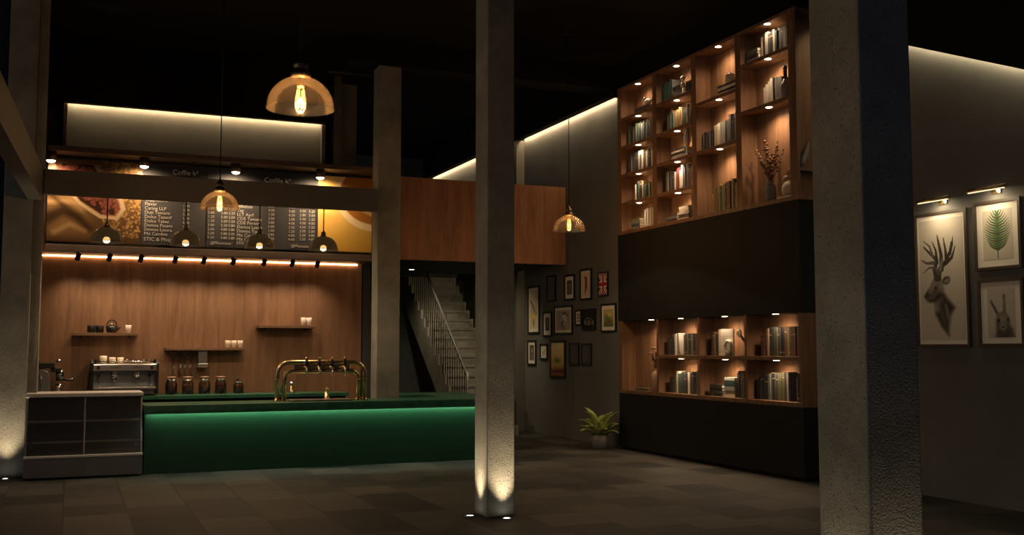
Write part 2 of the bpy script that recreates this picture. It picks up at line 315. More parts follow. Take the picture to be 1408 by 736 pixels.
# black soffits along the walls, with an LED strip tucked under each
struct(bx(7.95, 8.09, 14.74, 18.62, 5.665, CZ).build('trim_soffit_gallery', 'ceiling_black'))
struct(bx(8.09, 8.16, 14.735, 14.76, 5.665, CZ).build('trim_soffit_gallery_cap', 'ceiling_black'))
struct(bx(7.81, 7.95, 18.74, 23.9, 5.665, CZ).build('trim_soffit_gallery_end', 'ceiling_black'))
struct(bx(-.17, 3.80, 16.70, 16.83, 5.265, CZ).build('trim_soffit_bar', 'ceiling_black'))
struct(bx(-.62, -.17, 16.72, 17.1, 5.265, CZ).build('trim_soffit_bar_end', 'ceiling_black'))
struct(bx(-.17, -.12, 16.84, 17.1, 4.4, 5.5).build('trim_2', 'plaster_light')); struct(bx(3.74, 3.80, 16.84, 17.1, 4.4, 5.5).build('trim_3', 'plaster_light'))
struct(bx(7.99, 8.16, 18.60, 18.74, 0, 5.66).build('trim_4', 'plaster_light')); struct(bx(7.95, 8.16, 18.60, 18.76, 5.66, CZ).build('trim_soffit_gallery_corner', 'ceiling_black'))
RK = lambda y: 4.95 - .43 * (8.78 - y)
struct(MB().prism([(10.18, RK(10.18) + .02), (4.0, RK(4.0) + .02), (4.0, CZ), (10.18, CZ)], lambda p, a: (a, p[0], p[1]), 8.40, 8.55).build('trim_raked_soffit', 'ceiling_black'))
def led(name, label, mb, mat): tag(mb.build(name, mat), label, 'light')
led('led_strip', 'warm LED strip along the top of the gallery wall', bx(8.095, 8.125, 14.76, 18.58, 5.695, 5.71), 'cove_led')
led('led_strip', 'warm LED strip on the upper wall beyond the wooden parapet', bx(7.955, 7.985, 18.8, 23.8, 5.695, 5.71), 'cove_led')
led('led_strip', 'warm LED strip across the wall above the menu board', bx(-.16, 3.79, 16.835, 16.865, 5.29, 5.305), 'cove_led')
led('led_strip', 'warm LED strip on the slope above the framed stag', MB().prism([(10.1, RK(10.1) + .035), (5.2, RK(5.2) + .035), (5.2, RK(5.2) + .055), (10.1, RK(10.1) + .055)], lambda p, a: (a, p[0], p[1]), 8.555, 8.585), 'cove_led_dim')
led('led_strip', 'orange LED strip washing the wooden bar wall', bx(-.40, 4.30, 16.58, 16.597, 2.934, 2.947), 'bar_led')
led('led_strip', 'LED strip under the front edge of green worktop', bx(.95, 5.90, 14.005, 14.03, .781, .788), 'counter_led')

# concrete columns
def column(x0, x1, y0, y1, top=CZ, strip=None):
    o = bx(x0, x1, y0, y1, 0, top).build('concrete_column', 'concrete', bevel=.012); return struct(o)
column(3.67, 3.955, 9.25, 9.58)
column(4.14, 4.485, 14.80, 15.12, 5.80)
column(3.80, 4.15, 4.26, 4.66)
column(-.80, -.46, 14.40, 14.72)
struct(bx(-.46, -.345, 14.46, 14.74, 0, CZ).build('concrete_pilaster', 'concrete', bevel=.01))
struct(bx(3.7, 7.96, 14.75, 15.17, 5.80, CZ).build('ceiling_beam', 'ceiling_black'))
# dark steel beams
struct(bx(-.345, 4.02, 14.38, 14.50, 3.545, 3.865).build('steel_beam', 'steel_dark', bevel=.006))
a = R(2.5); mbm = MB(); mbm.box(-.16, 0, -11.5, 0, 3.46, 3.86); bmo = mbm.build('steel_beam', 'steel_dark', origin=(0, 0, 3.46)); bmo.location = (-.36, 14.38, 3.46); bmo.rotation_euler = (0, 0, -a); struct(bmo)

# bulkhead over the bar: ledge, dark recess, menu, lower rail
struct(bx(-.345, 4.385, 16.06, 16.6, 3.06, 4.325).build('trim_bulkhead', 'black_panel'))
struct(bx(-.345, 4.40, 15.64, 16.60, 4.33, 4.405).build('trim_ledge', 'ledge_wood', bevel=.005))
struct(bx(-.345, 4.385, 15.98, 16.6, 2.955, 3.055).build('trim_rail', 'ledge_wood', bevel=.005))

# ------------------------------------------------------------------ menu board
mb_root = thing('menu_board', 'wide menu board with white lettering between two food photographs above bar', 'menu board', (2.0, 16.05, 3.07))
bx(-.40 + .06, 4.38, 16.03, 16.055, 3.065, 4.305).build('frame', 'frame_black', mb_root)
for x0, x1 in ((.93, 1.83), (1.845, 2.25), (2.265, 3.49)):
    bx(x0, x1, 16.015, 16.03, 3.10, 4.285).build('panel', 'board_black', mb_root)
FY = 16.012
# coffee beans print
p = Paint(1.25, 1.18, 150, (.16, .085, .03)); p.grad((.16, .08, .028), (.06, .03, .012))
rs = np.random.RandomState(3)
p.poly([(0, .30), (.25, .36), (.55, .75), (.6, 1.1), (0, 1.1)], (.13, .07, .025), soft=.12)
p.stroke([(0, .42), (.25, .50), (.45, .72)], .05, .03, (.30, .18, .07), .8, .08); p.stroke([(0, .62), (.2, .60), (.4, .62), (.62, .74)], .035, .02, (.34, .21, .09), .8, .06)
p.stroke([(.0, .86), (.2, .74), (.40, .82), (.56, .98)], .09, .05, (.03, .015, .006), .9, .08); p.stroke([(.05, .52), (.2, .66), (.42, .86)], .03, .02, (.025, .012, .005), .9, .07); p.stroke([(.1, 1.05), (.3, .93), (.5, 1.02)], .04, .02, (.30, .18, .08), .7, .06)
for k in range(800):                                                   # golden ground coffee heap on the far side
    x, y = .62 + rs.rand() * .63, .0 + rs.rand() * 1.1
    if x > .70 - .12 * math.sin(y * 4): c = rs.choice(3); p.ell((x, y), (.02, .013), [(.23, .13, .04), (.12, .062, .02), (.33, .2, .07)][c], rs.rand() * 3)
BX, BY = -.03, .26
sh = lambda pts: [(x + BX, y + BY) for x, y in pts]
p.poly(sh([(.05, -.2), (.22, .12), (.42, .36), (.72, .56), (.95, .58), (1.05, .42), (1.0, .24), (.82, .05), (.70, -.2)]), (.34, .22, .11), soft=.03)
p.poly(sh([(.12, -.2), (.28, .11), (.46, .33), (.74, .51), (.92, .52), (.99, .40), (.94, .26), (.76, .07), (.62, -.2)]), (.035, .012, .007), soft=.02)
for k in range(430):
    x, y = .1 + rs.rand() * .9, -.2 + rs.rand() * .72
    if y < .08 + (x - .26) * .76 and y > (x - .74) * 1.1 + .02:
        t = rs.rand() * 3.1; b = .6 + .7 * rs.rand(); x += BX; y += BY; p.ell((x, y), (.034, .024), (.17 * b, .05 * b, .03 * b), t); p.stroke([(x - .016 * math.cos(t), y - .016 * math.sin(t)), (x + .016 * math.cos(t), y + .016 * math.sin(t))], .003, .003, (.02, .007, .004)); p.ell((x - .007, y - .009), (.008, .005), (.30, .15, .10), t, .8)
p.stroke(sh([(.20, .06), (.45, .36), (.73, .55), (.95, .56)]), .016, .016, (.45, .32, .18), .9, .02)
p.stroke(sh([(.95, .56), (1.04, .42), (.99, .26), (.90, .14)]), .03, .03, (.38, .27, .15), .9, .03)
p.build('coffee_photograph', lambda u, v: (-.335 + u, FY, 4.28 - v), mb_root, 'print_gloss')
# cup of latte print
p = Paint(.86, 1.18, 110, (.62, .34, .06)); p.grad((.95, .64, .20), (.62, .36, .05))
p.rect(0, .28, .30, .34, (.80, .55, .22), .7); p.rect(0, .45, .22, .52, (.78, .5, .18), .6); p.poly([(0, .56), (.34, .62), (.30, .86), (0, .78)], (.72, .42, .10), .7, .05)
p.ell((.86, .32), (.60, .52), (.92, .74, .42), .25, soft=.02); p.ell((.88, .29), (.54, .45), (.45, .18, .03), .25, soft=.02)
p.ell((.90, .28), (.42, .34), (.42, .17, .03), .25, .8, .06); p.stroke([(.50, .28), (.62, .46), (.86, .58)], .03, .03, (.80, .52, .2), .9, .03); p.stroke([(.60, .20), (.70, .38), (.86, .46)], .025, .03, (.16, .05, .012), .9, .03); p.ell((.74, .50), (.035, .03), (.88, .68, .4), 0, .9)
p.stroke([(.30, .28), (.38, .52), (.60, .70), (.86, .76)], .02, .02, (.90, .70, .38), .8, .02)
p.c *= .82
p.build('coffee_photograph', lambda u, v: (3.515 + u, FY, 4.28 - v), mb_root, 'print_gloss')
TY = 16.009
text('Coffie k\u00b2', .105, (1.34, TY, 4.155), 'chalk_bright', mb_root); text('Cotfile k*', .105, (2.68, TY, 4.125), 'chalk_bright', mb_root)
names1 = 'Espresso\nCappuccino\nFlavor\nCaring LLP\nDuti Tamane\nDolce Teascd\nDolce Tabac\nDemos Pasara\nDemos Latara\nMit Candies'
names2 = 'Macchiato\nAffettuo\nTay\nLLT Ayrf\nCDE Tamane\nCDE Perser\nDemos Lason\nDemos Tonic\nMit Casas\nMit Camelo'
SZ, ZP, Z0 = .068, .0625, 3.80
def column_of(lines, x, z, size):
    for k, ln in enumerate(lines): text(ln, size, (x, TY, z - k * ZP), 'chalk', mb_root)
column_of(names1.split('\n'), .965, Z0, SZ); column_of(['STIC & Phup'], .96, 3.155, .076)
column_of(names2.split('\n'), 2.285, Z0 - .03, SZ); column_of(['STIC no'], 2.285, 3.15, .06)
pr = lambda n: ['%d.%02d' % (random.randint(1, 5), random.choice([0, 20, 50, 80])) for _ in range(n)]
for X, n, z in ((1.50, 10, Z0), (1.86, 8, 3.66), (2.05, 8, 3.66), (2.16, 8, 3.66), (2.75, 10, Z0), (3.06, 10, Z0), (3.23, 9, 3.75), (3.37, 9, 3.75)): column_of(pr(n), X, z, .056)
for X, z, w_ in ((1.38, 3.862, 'small'), (1.52, 3.872, 'med'), (1.70, 3.855, 'large'), (2.70, 3.866, 'cup'), (2.88, 3.866, 'small'), (3.06, 3.866, 'large')): text(w_, .05, (X, TY, z), 'chalk', mb_root)
text('@Phuocouo', .06, (1.90, TY, 3.14), 'chalk', mb_root, shear=.2); text('@Phuocouo', .06, (3.10, TY, 3.14), 'chalk', mb_root, shear=.2)

# ------------------------------------------------------------------ lamps
def arc(r0, z0, r1, z1, n, bulge=1): return [(r1 + (r0 - r1) * math.cos(t * math.pi / 2 / n) ** bulge, z0 + (z1 - z0) * math.sin(t * math.pi / 2 / n)) for t in range(n + 1)]
def big_pendant(x, y, zr, D, label):                                   # zr: rim height
    r = D / 2; t = thing('glass_pendant', label, 'pendant light', (x, y, zr), 'amber glass pendants')
    H = D * .47; c = (x, y, zr)
    out = [(r * 1.01, -.012), (r * 1.0, 0)] + [(r * math.cos(a_) ** 1.02, H * math.sin(a_)) for a_ in [k * 1.40 / 14 for k in range(1, 15)]]
    inn = [(max(.001, q[0] - .004), q[1] - (.003 if i > 1 else 0)) for i, q in enumerate(out)]
    MB().lathe(c, out + inn[::-1], 40, close=False).build('lamp_shade', 'amber_glass', t)
    z = zr + H * .965
    MB().lathe((x, y, z), [(.055, -.005), (.062, .01), (.06, .03), (.04, .045), (.036, .06), (.045, .07), (.045, .082), (.028, .10), (.012, .125), (.008, .15)], 24).build('collar', 'bronze', t)
    s_ = MB().lathe((x, y, z - .06), [(.022, 0), (.024, .03), (.024, .06)], 16).build('bulb_socket', 'bronze', t)
    MB().lathe((x, y, z - .2), [(.002, -.02), (.022, -.014), (.034, .01), (.036, .04), (.032, .09), (.02, .135), (.018, .14)], 20).build('bulb', 'bulb_glass', t)
    f = MB()
    for k in range(6):
        a_ = k * math.pi / 3; px, py = x + .021 * math.cos(a_), y + .021 * math.sin(a_); f.cyl((px, py, z - .19), (px, py, z - .075), .0024, seg=6)
    f.build('filament', 'filament', t)
    MB().cyl((x, y, z + .14), (x, y, CZ - .03), .006, seg=8).build('cord', 'black_metal', t)
    MB().lathe((x, y, CZ - .035), [(.02, 0), (.06, .01), (.065, .034)], 20).build('ceiling_rose', 'black_metal', t)
    point((x, y, z - .13), E_BIG, AMBER, .012, t)
    return t
big_pendant(1.245, 6.2, 3.045, .40, 'amber glass pendant hanging highest, large dome with glowing filament bulb')
big_pendant(1.475, 11.65, 3.115, .41, 'amber glass pendant hanging in front of the menu board')
big_pendant(6.58, 13.4, 3.285, .46, 'amber glass pendant hanging alone before the wooden parapet')
def small_pendant(x, label):
    y, zr = 14.45, 2.965; t = thing('dome_pendant', label, 'pendant light', (x, y, zr), 'dark dome pendants under the beam'); r = .20
    out = [(r + .012, -.006), (r + .012, .004), (r, .010)] + [(r * math.cos(a_) ** .9, .010 + .185 * math.sin(a_)) for a_ in [k * 1.38 / 10 for k in range(1, 11)]]
    inn = [(max(.001, q[0] - .005), q[1] - (.004 if i > 1 else 0)) for i, q in enumerate(out)]
    MB().lathe((x, y, zr), out + inn[::-1], 32, close=False).build('lamp_shade', 'smoke_glass', t)
    MB().lathe((x, y, zr + .185), [(.045, 0), (.048, .015), (.03, .03), (.03, .045), (.038, .052), (.02, .07), (.01, .085)], 20).build('collar', 'bronze', t)
    MB().cyl((x, y, zr + .26), (x, y, 3.545), .008, seg=8).build('rod', 'black_metal', t)
    MB().lathe((x, y, zr + .06), [(.018, 0), (.02, .06), (.02, .13)], 14).build('bulb_socket', 'bronze', t)
    MB().ell((x, y, zr + .03), (.045, .045, .04)).build('bulb', 'bulb_face', t)
    spot((x, y, zr - .04), (x, y, 0), E_SMALL, 150, .7, WARM, .04, t)
for x, l in ((.415, 'before the coffee bean photograph'), (1.40, 'below the glass pendant'), (2.37, 'third along from the coffee bean photograph'), (3.255, 'before the latte photograph')):
    small_pendant(x, 'dark dome pendant on a rod hanging ' + l)
for x, l in ((-.30, 'beside the concrete pilaster'), (.93, 'above the coffee bean photograph edge'), (2.22, 'between the two menu headings'), (3.49, 'over the latte photograph edge')):
    t = thing('canister_spotlight', 'small dark canister spotlight on the ledge ' + l, 'spotlight', (x, 15.77, 4.2), 'canister spotlights under the ledge')
    MB().lathe((x, 15.77, 4.205), [(.066, .0), (.07, .004), (.07, .128)], 20).build('housing', 'bronze', t)
    MB().lathe((x, 15.77, 4.203), [(.001, -.026), (.03, -.023), (.05, -.012), (.06, .002)], 20).build('lens', 'lamp_face', t)
    spot((x, 15.75, 4.165), (x, 16.1, 3.4), E_CAN, 164, 1.0, WARM, .04, t)
for i, x in enumerate((.09, .51, .94, 1.42, 1.83, 2.26, 2.72, 3.15, 3.54)):
    t = thing('track_spotlight', '%s small black spotlight from the pilaster, under the bar rail' % ORD[i], 'spotlight', (x, 16.10, 2.955), 'black spotlights under the menu board')
    MB().cyl((x, 16.1, 2.955), (x, 16.1, 2.925), .012, seg=10).build('stem', 'black_metal', t)
    p0, p1 = Vector((x - .012, 16.03, 2.945)), Vector((x + .01, 16.13, 2.84)); p0 = Vector((x + .012, 16.09, 2.94)); p1 = Vector((x - .012, 16.13, 2.85))
    MB().cyl(p0, p1, .036, seg=16).build('lamp_head', 'black_metal', t)
    spot(tuple(p1 + Vector((0, .012, -.03))), (x - .05, 16.55, 1.4), E_TRACK, 105, .9, (1, .70, .44), .035, t)
def uplight(x, y, label, aim, en=E_UP):
    t = thing('floor_uplight', label, 'uplight', (x, y, 0), 'floor uplights at the columns')
    MB().lathe((x, y, 0), [(.034, .0), (.05, .0), (.05, .006), (.034, .008)], 20, close=False).build('rim', 'stainless', t)
    MB().lathe((x, y, .001), [(.001, .004), (.034, .003)], 20, close=False).build('lens', 'uplight_face', t)
    spot((x, y, .02), (x + (aim[0] - x) * .10, y + (aim[1] - y) * .10, 1.0), en, 68, 1.0, (1, .74, .46), .035, t)
uplight(3.565, 9.42, 'round floor uplight at the shaded side of middle concrete column', (3.66, 9.42, .9))
uplight(3.83, 9.15, 'round floor uplight before the front of middle concrete column', (3.81, 9.25, .9))
uplight(-.66, 14.25, 'round floor uplight at the column beside display fridge', (-.64, 14.40, .9))
uplight(3.69, 4.46, 'round floor uplight beside the big pitted column', (3.80, 4.46, .8), 16)
uplight(3.97, 4.15, 'round floor uplight in front of the big pitted column', (3.97, 4.26, .8), 20)
t = thing('ceiling_downlight', 'small round downlight in the ceiling above the stairs', 'downlight', (5.97, 18.95, 3.07))
MB().lathe((5.97, 18.95, 3.078), [(.05, 0), (.07, -.004), (.07, .006)], 20, close=False).build('rim', 'black_metal', t); MB().lathe((5.97, 18.95, 3.078), [(.001, 0), (.05, 0)], 20, close=False).build('lens', 'lamp_face', t)
spot((5.97, 18.95, 3.05), (6.6, 19.6, 0), 45, 130, .8, WARM2, .04, t)

t = thing('ceiling_downlight', 'added unseen downlight for the stair risers, in the ceiling behind wooden parapet', 'downlight', (7.1, 17.25, 3.07))  # extra lamp added out of sight to brighten the stair risers
MB().lathe((7.1, 17.25, 3.078), [(.05, 0), (.07, -.004), (.07, .006)], 20, close=False).build('rim', 'black_metal', t); MB().lathe((7.1, 17.25, 3.078), [(.001, 0), (.05, 0)], 20, close=False).build('lens', 'lamp_face', t)
spot((7.1, 17.25, 3.05), (7.0, 19.2, .9), 60, 110, .8, WARM2, .05, t)

# ------------------------------------------------------------------ counter, worktops, fridge
t = thing('bar_counter', 'long dark green bar counter with glowing upper edge', 'bar counter', (3.4, 14.4, 0))
bx(.915, 5.92, 14.06, 14.72, 0, .79).build('front_panel', 'green_lacquer', t, bevel=.004)
MB().box(.905, 5.96, 13.98, 14.78, .79, .868).box(.905, 5.96, 13.98, 13.995, .757, .79).build('worktop', 'green_top', t, bevel=.005)
t = thing('bar_counter', 'green return counter joining the bar near the stairs', 'bar counter', (5.4, 15.5, 0))
MB().box(5.16, 5.90, 14.80, 16.3, 0, .79).box(4.62, 5.16, 15.62, 16.3, 0, .79).build('body', 'green_lacquer', t, bevel=.004)
MB().box(5.12, 5.96, 14.785, 16.34, .79, .868).box(4.58, 5.12, 15.58, 16.34, .79, .868).build('worktop', 'green_top', t, bevel=.004)
t = thing('back_counter', 'low green back counter along the wooden bar wall', 'counter', (1.8, 16.3, 0))
bx(-.44, 3.98, 15.98, 16.58, 0, .85).build('body', 'black_panel', t)
bx(-.46, 4.02, 15.93, 16.59, .85, .905).build('worktop', 'green_top', t, bevel=.005)

t = thing('display_fridge', 'empty steel and glass pastry display fridge beside green counter', 'display fridge', (.22, 14.4, 0))
bx(-.455, .895, 13.96, 14.74, 0.02, .255).build('base', 'stainless_dull', t, bevel=.006)
bx(-.458, .898, 13.945, 14.74,   .255, .285).build('base_ledge', 'edge_grey', t, bevel=.006)
bx(-.43, .87, 14.7, 14.74, .285, .99).build('back_panel', 'case_grey', t); bx(-.43, .87, 14.0, 14.70, .285, .292).build('deck', 'case_grey', t)
fn = lambda p_, a_: (a_, p_[0], p_[1]); side = [(13.99, .285), (14.70, .285), (14.70, .985), (14.18, .985)]
for xa, xb in ((-.45, -.43), (.87, .892)): MB().prism(side, fn, xa, xb).build('side_panel', 'stainless_dull', t, bevel=.003)
MB().prism([(13.985, .29), (13.992, .29), (14.182, .985), (14.175, .985)], fn, -.428, .868).build('front_glass', 'case_glass', t)
bx(-.46, .90, 14.13, 14.75, .985, 1.035).build('top', 'edge_grey', t, bevel=.01)
for z, y0 in ((.435, 14.08), (.685, 14.15)):
    s_ = bx(-.428, .868, y0, 14.69, z, z + .008).build('shelf', 'shelf_glass', t); bx(-.428, .868, y0 - .012, y0, z - .008, z + .016).build('shelf_edge', 'edge_grey', s_)
MB().prism([(13.978, .29), (13.986, .29), (14.176, .985), (14.168, .985)], fn, .205, .225).build('mullion', 'stainless_dull', t)
for xa in (-.40, .80): bx(xa, xa + .03, 14.05, 14.09, .36, .46).build('latch', 'chrome', t, bevel=.004)

# beer tap tower
t = thing('beer_tower', 'polished brass beer tap tower with four taps on green counter', 'beer tap tower', (3.23, 14.4, .868))
for xa, xb, zt, rr_ in ((2.635, 3.855, 1.395, .16), (2.735, 3.765, 1.275, .10)):
    y = 14.40; pts = [(xa, y, .88), (xa, y, zt - rr_)]
    for k in range(1, 9): a_ = k * math.pi / 16; pts.append((xa + rr_ * (1 - math.cos(a_)), y, zt - rr_ + rr_ * math.sin(a_)))
    for k in range(0, 9): a_ = math.pi / 2 - k * math.pi / 16; pts.append((xb - rr_ * (1 - math.cos(a_)), y, zt - rr_ + rr_ * math.sin(a_)))
    pts.append((xb, y, .88)); MB().tube(pts, .032, 16).build('pipe', 'brass', t)
    for x in (xa, xb): MB().lathe((x, y, .868), [(.05, 0), (.05, .012), (.042, .02), (.036, .035)], 20).build('foot', 'brass', t); MB().lathe((x, y, 1.15), [(.032, 0), (.04, .008), (.032, .018)], 20).build('ring', 'brass', t)
bx(2.86, 3.64, 14.385, 14.415, 1.27, 1.40).build('tap_rail', 'brass', t, bevel=.006)
for x in (3.00, 3.18, 3.355, 3.535):
    tp = MB().cyl((x, 14.39, 1.325), (x, 14.24, 1.325), .024, seg=14).build('tap', 'brass', t)
    MB().tube([(x, 14.245, 1.325), (x, 14.225, 1.28), (x, 14.222, 1.205)], [.016, .014, .010], 10).build('spout', 'chrome', tp)
    MB().lathe((x, 14.25, 1.335), [(.014, 0), (.019, .02), (.022, .075), (.018, .10)], 12).build('handle', 'bottle', tp); MB().ell((x, 14.25, 1.452), (.024, .024, .02)).build('knob', 'brass', tp)
tag(bx(2.80, 3.66, 14.22, 14.58, .868, .886).build('drip_tray', 'stainless', bevel=.005), 'flat steel drip tray between the legs of beer tower', 'drip tray')
t = thing('bar_post', 'short brass post with round top behind beer tower', 'post', (3.385, 14.68, .868))
MB().lathe((3.385, 14.68, .868), [(.042, 0), (.042, .02), (.032, .025), (.032, .12)], 18).build('stem', 'brass', t); MB().ell((3.385, 14.68, 1.0), (.036, .036, .034)).build('knob', 'brass', t)

# ------------------------------------------------------------------ espresso machine seen from the front
t = thing('espresso_machine', 'two-group steel espresso machine with blue-grey front on back counter', 'espresso machine', (.76, 16.2, .905))
for xa, xb in ((.30, .345), (1.175, 1.22)): MB().prism([(16.0, .93), (16.5, .93), (16.5, 1.42), (16.05, 1.42), (15.97, 1.38), (15.97, 1.24), (16.0, 1.20)], fn, xa, xb).build('side_panel', 'black_plastic', t, bevel=.01)
bx(.345, 1.175, 16.12, 16.5, .95, 1.26).build('front_panel', 'blue_steel', t)
bx(.33, 1.19, 15.96, 16.5, 1.26, 1.365).build('fascia', 'stainless', t, bevel=.012)
bx(.345, 1.175, 15.97, 16.5, 1.365, 1.372).build('cup_tray', 'stainless', t)
MB().tube([(.345, 15.99, 1.40), (1.175, 15.99, 1.40)], .007).build('cup_rail', 'chrome', t)
for x in (.36, 1.16): bx(x - .018, x + .018, 15.975, 16.02, 1.365, 1.43).build('rail_post', 'black_plastic', t)
for x in (.40, 1.12): bx(x - .02, x + .02, 15.953, 15.962, 1.288, 1.335).build('gauge', 'black_plastic', t)
text('ARANDO', .035, (.55, 15.957, 1.30), 'black_plastic', t); text('ESPRESSA', .035, (.86, 15.957, 1.30), 'black_plastic', t)
bx(.335, 1.185, 15.93, 16.14, 1.0, 1.035).build('drip_tray', 'stainless', t, bevel=.008)
bx(.36, 1.16, 15.99, 16.14, .93, 1.0).build('base', 'stainless_dull', t)
for x in (.62, .92):
    g = MB().lathe((x, 16.04, 1.19), [(.045, 0), (.05, .03), (.055, .07)], 20).build('group_head', 'chrome', t)
    MB().lathe((x, 16.04, 1.15), [(.02, 0), (.045, .012), (.048, .04)], 18).build('filter_basket', 'chrome', g)
    MB().tube([(x, 16.0, 1.165), (x + .02, 15.90, 1.155)], [.012, .016]).build('filter_handle', 'black_plastic', g); MB().tube([(x, 16.04, 1.155), (x, 16.035, 1.12)], .012).build('spout', 'chrome', g)
for x in (.41, 1.10):
    k_ = MB().cyl((x, 16.12, 1.20), (x, 16.06, 1.20), .022).build('steam_knob', 'black_plastic', t); MB().tube([(x, 16.06, 1.18), (x, 16.03, 1.12), (x + .02, 16.0, 1.04)], .008).build('steam_wand', 'chrome', t)
for x in (.36, 1.16):
    for y in (16.02, 16.45): MB().cyl((x, y, .905), (x, y, .935), .02).build('foot', 'black_plastic', t)
def cup(x, y, z, r, h, label, mat='porcelain', group=None, handle=0):
    t = thing('cup', label, 'cup', (x, y, z), group)
    MB().lathe((x, y, z), [(r * .62, 0), (r * .72, .004), (r * .92, h * .5), (r, h), (r * .93, h), (r * .85, h * .5), (r * .6, .01), (.001, .008)], 22, close=False).build('body', mat, t)
    if handle: MB().tube([(x + handle * r * .9, y, z + h * .78), (x + handle * r * 1.45, y, z + h * .72), (x + handle * r * 1.5, y, z + h * .4), (x + handle * r * .85, y, z + h * .28)], .006, 8).build('handle', mat, t)
    return t
cup(.47, 16.12, 1.373, .050, .105, 'tall white cup standing first on the espresso machine', group='cups on the espresso machine')
cup(.59, 16.12, 1.373, .046, .085, 'white cup standing second on the espresso machine', group='cups on the espresso machine')
cup(.70, 16.14, 1.373, .044, .082, 'white cup standing third on the espresso machine, tapering downward', group='cups on the espresso machine')
for i in range(5):
    x = .80 + i * .075; tag(MB().lathe((x, 16.2, 1.373), [(.022, 0), (.026, .004), (.030, .055), (.027, .055), (.022, .008), (.001, .007)], 16, close=False).build('shot_glass', 'jar_glass'), '%s small clear glass beside white cups on espresso machine' % ORD[i], 'glass', 'small glasses on the espresso machine')

# espresso machine seen from its side, over the display fridge
t = thing('coffee_machine', 'grey lever coffee machine seen side-on behind the display fridge', 'coffee machine', (-.2, 16.2, .905))
MB().prism([(-.44, .925), (-.22, .925), (-.22, 1.20), (-.25, 1.27), (-.32, 1.30), (-.44, 1.30)], lambda p_, a_: (p_[0], a_, p_[1]), 16.02, 16.42).build('body', 'stainless_dull', t, bevel=.012)
bx(-.44, -.17, 16.0, 16.44, 1.31, 1.385).build('top', 'black_plastic', t, bevel=.01)
bx(-.22, -.08, 16.06, 16.38, 1.25, 1.315).build('brew_arm', 'black_plastic', t, bevel=.01)
MB().lathe((-.10, 16.2, 1.17), [(.04, 0), (.055, .02), (.055, .06), (.048, .11)], 20).build('group_head', 'chrome', t)
g = MB().cyl((-.10, 16.2, 1.13), (-.10, 16.2, 1.17), .05).build('filter_basket', 'black_plastic', t); MB().tube([(-.06, 16.2, 1.15), (.02, 16.2, 1.135), (.075, 16.2, 1.145)], [.014, .016, .018]).build('filter_handle', 'black_plastic', g); MB().cyl((.03, 16.2, 1.15), (.085, 16.2, 1.15), .012).build('handle_ring', 'chrome', g)
bx(-.22, -.05, 16.04, 16.4, .925, .965).build('drip_tray', 'stainless_dull', t, bevel=.006)
for x in (-.40, -.12): MB().lathe((x, 16.2, 1.385), [(.035, 0), (.038, .02), (.03, .045), (.001, .05)], 16).build('knob', 'chrome', t)
MB().tube([(-.36, 16.0, 1.22), (-.33, 15.97, 1.17), (-.325, 15.96, 1.0)], .009).build('steam_wand', 'chrome', t)
for y in (16.06, 16.38):
    for x in (-.42, -.07): MB().cyl((x, y, .905), (x, y, .926), .016).build('foot', 'black_plastic', t)
tag(MB().lathe((-.11, 16.2, .965), [(.03, 0), (.034, .004), (.04, .12), (.037, .12), (.03, .008), (.001, .007)], 18, close=False).build('milk_jug', 'chrome'), 'small steel jug under the lever coffee machine spout', 'jug')

# jars of coffee beans
for i, (x, s_) in enumerate(((1.42, 1), (1.655, 1), (1.895, 1), (2.13, 1), (2.395, .8))):
    y, z, h, r = 16.25, .905, .23 * s_, .085 if s_ == 1 else .078
    lab = 'glass coffee bean jar, %s from the espresso machine' % ORD[i] if s_ == 1 else 'short glass coffee bean jar with black knob at row end'
    t = thing('coffee_jar', lab, 'jar', (x, y, z), 'coffee bean jars on the back counter')
    MB().lathe((x, y, z), [(r, 0), (r, h * .7), (r * .78, h * .8), (r * .78, h * .86), (r * .74, h * .86), (r * .74, h * .78), (r * .94, h * .68), (r * .95, .006), (.001, .005)], 24, close=False).build('glass_body', 'jar_glass', t)
    MB().lathe((x, y, z + .008), [(r * .90, 0), (r * .90, h * .48), (r * .5, h * .54), (.001, h * .55)], 20).build('coffee_fill', 'coffee', t)
    MB().lathe((x, y, z + h * .86), [(r * .85, 0), (r * .85, .018), (r * .8, .024), (r * .25, .028)], 24).build('lid', 'chrome', t)
    if s_ == 1: MB().lathe((x, y, z + h * .86 + .026), [(.012, 0), (.02, .02), (r * .78, .026), (r * .78, .034), (.001, .038)], 20).build('lid_knob', 'ceramic_tan', t)
    else: MB().ell((x - .02, y, z + h * .86 + .05), (.022, .022, .03)).build('lid_knob', 'black_plastic', t)
# things on the back counter seen through the tower
t = thing('pepper_grinder', 'brass grinder standing on back counter seen through tower', 'grinder', (3.19, 16.2, .905)); MB().lathe((3.19, 16.2, .905), [(.05, 0), (.05, .02), (.034, .03), (.034, .13)], 18).build('body', 'brass', t); MB().lathe((3.19, 16.2, 1.035), [(.045, 0), (.05, .01), (.05, .03), (.03, .04)], 18).build('lid', 'chrome', t)
t = thing('soap_bottle', 'pale green bottle with pump beside the brass grinder', 'bottle', (3.05, 16.15, .905)); MB().lathe((3.05, 16.15, .905), [(.045, 0), (.048, .01), (.048, .09), (.02, .12), (.018, .14)], 18).build('body', 'green_lacquer', t); MB().tube([(3.05, 16.15, 1.04), (3.05, 16.15, 1.20), (3.07, 16.12, 1.215)], .01).build('pump', 'chrome', t)

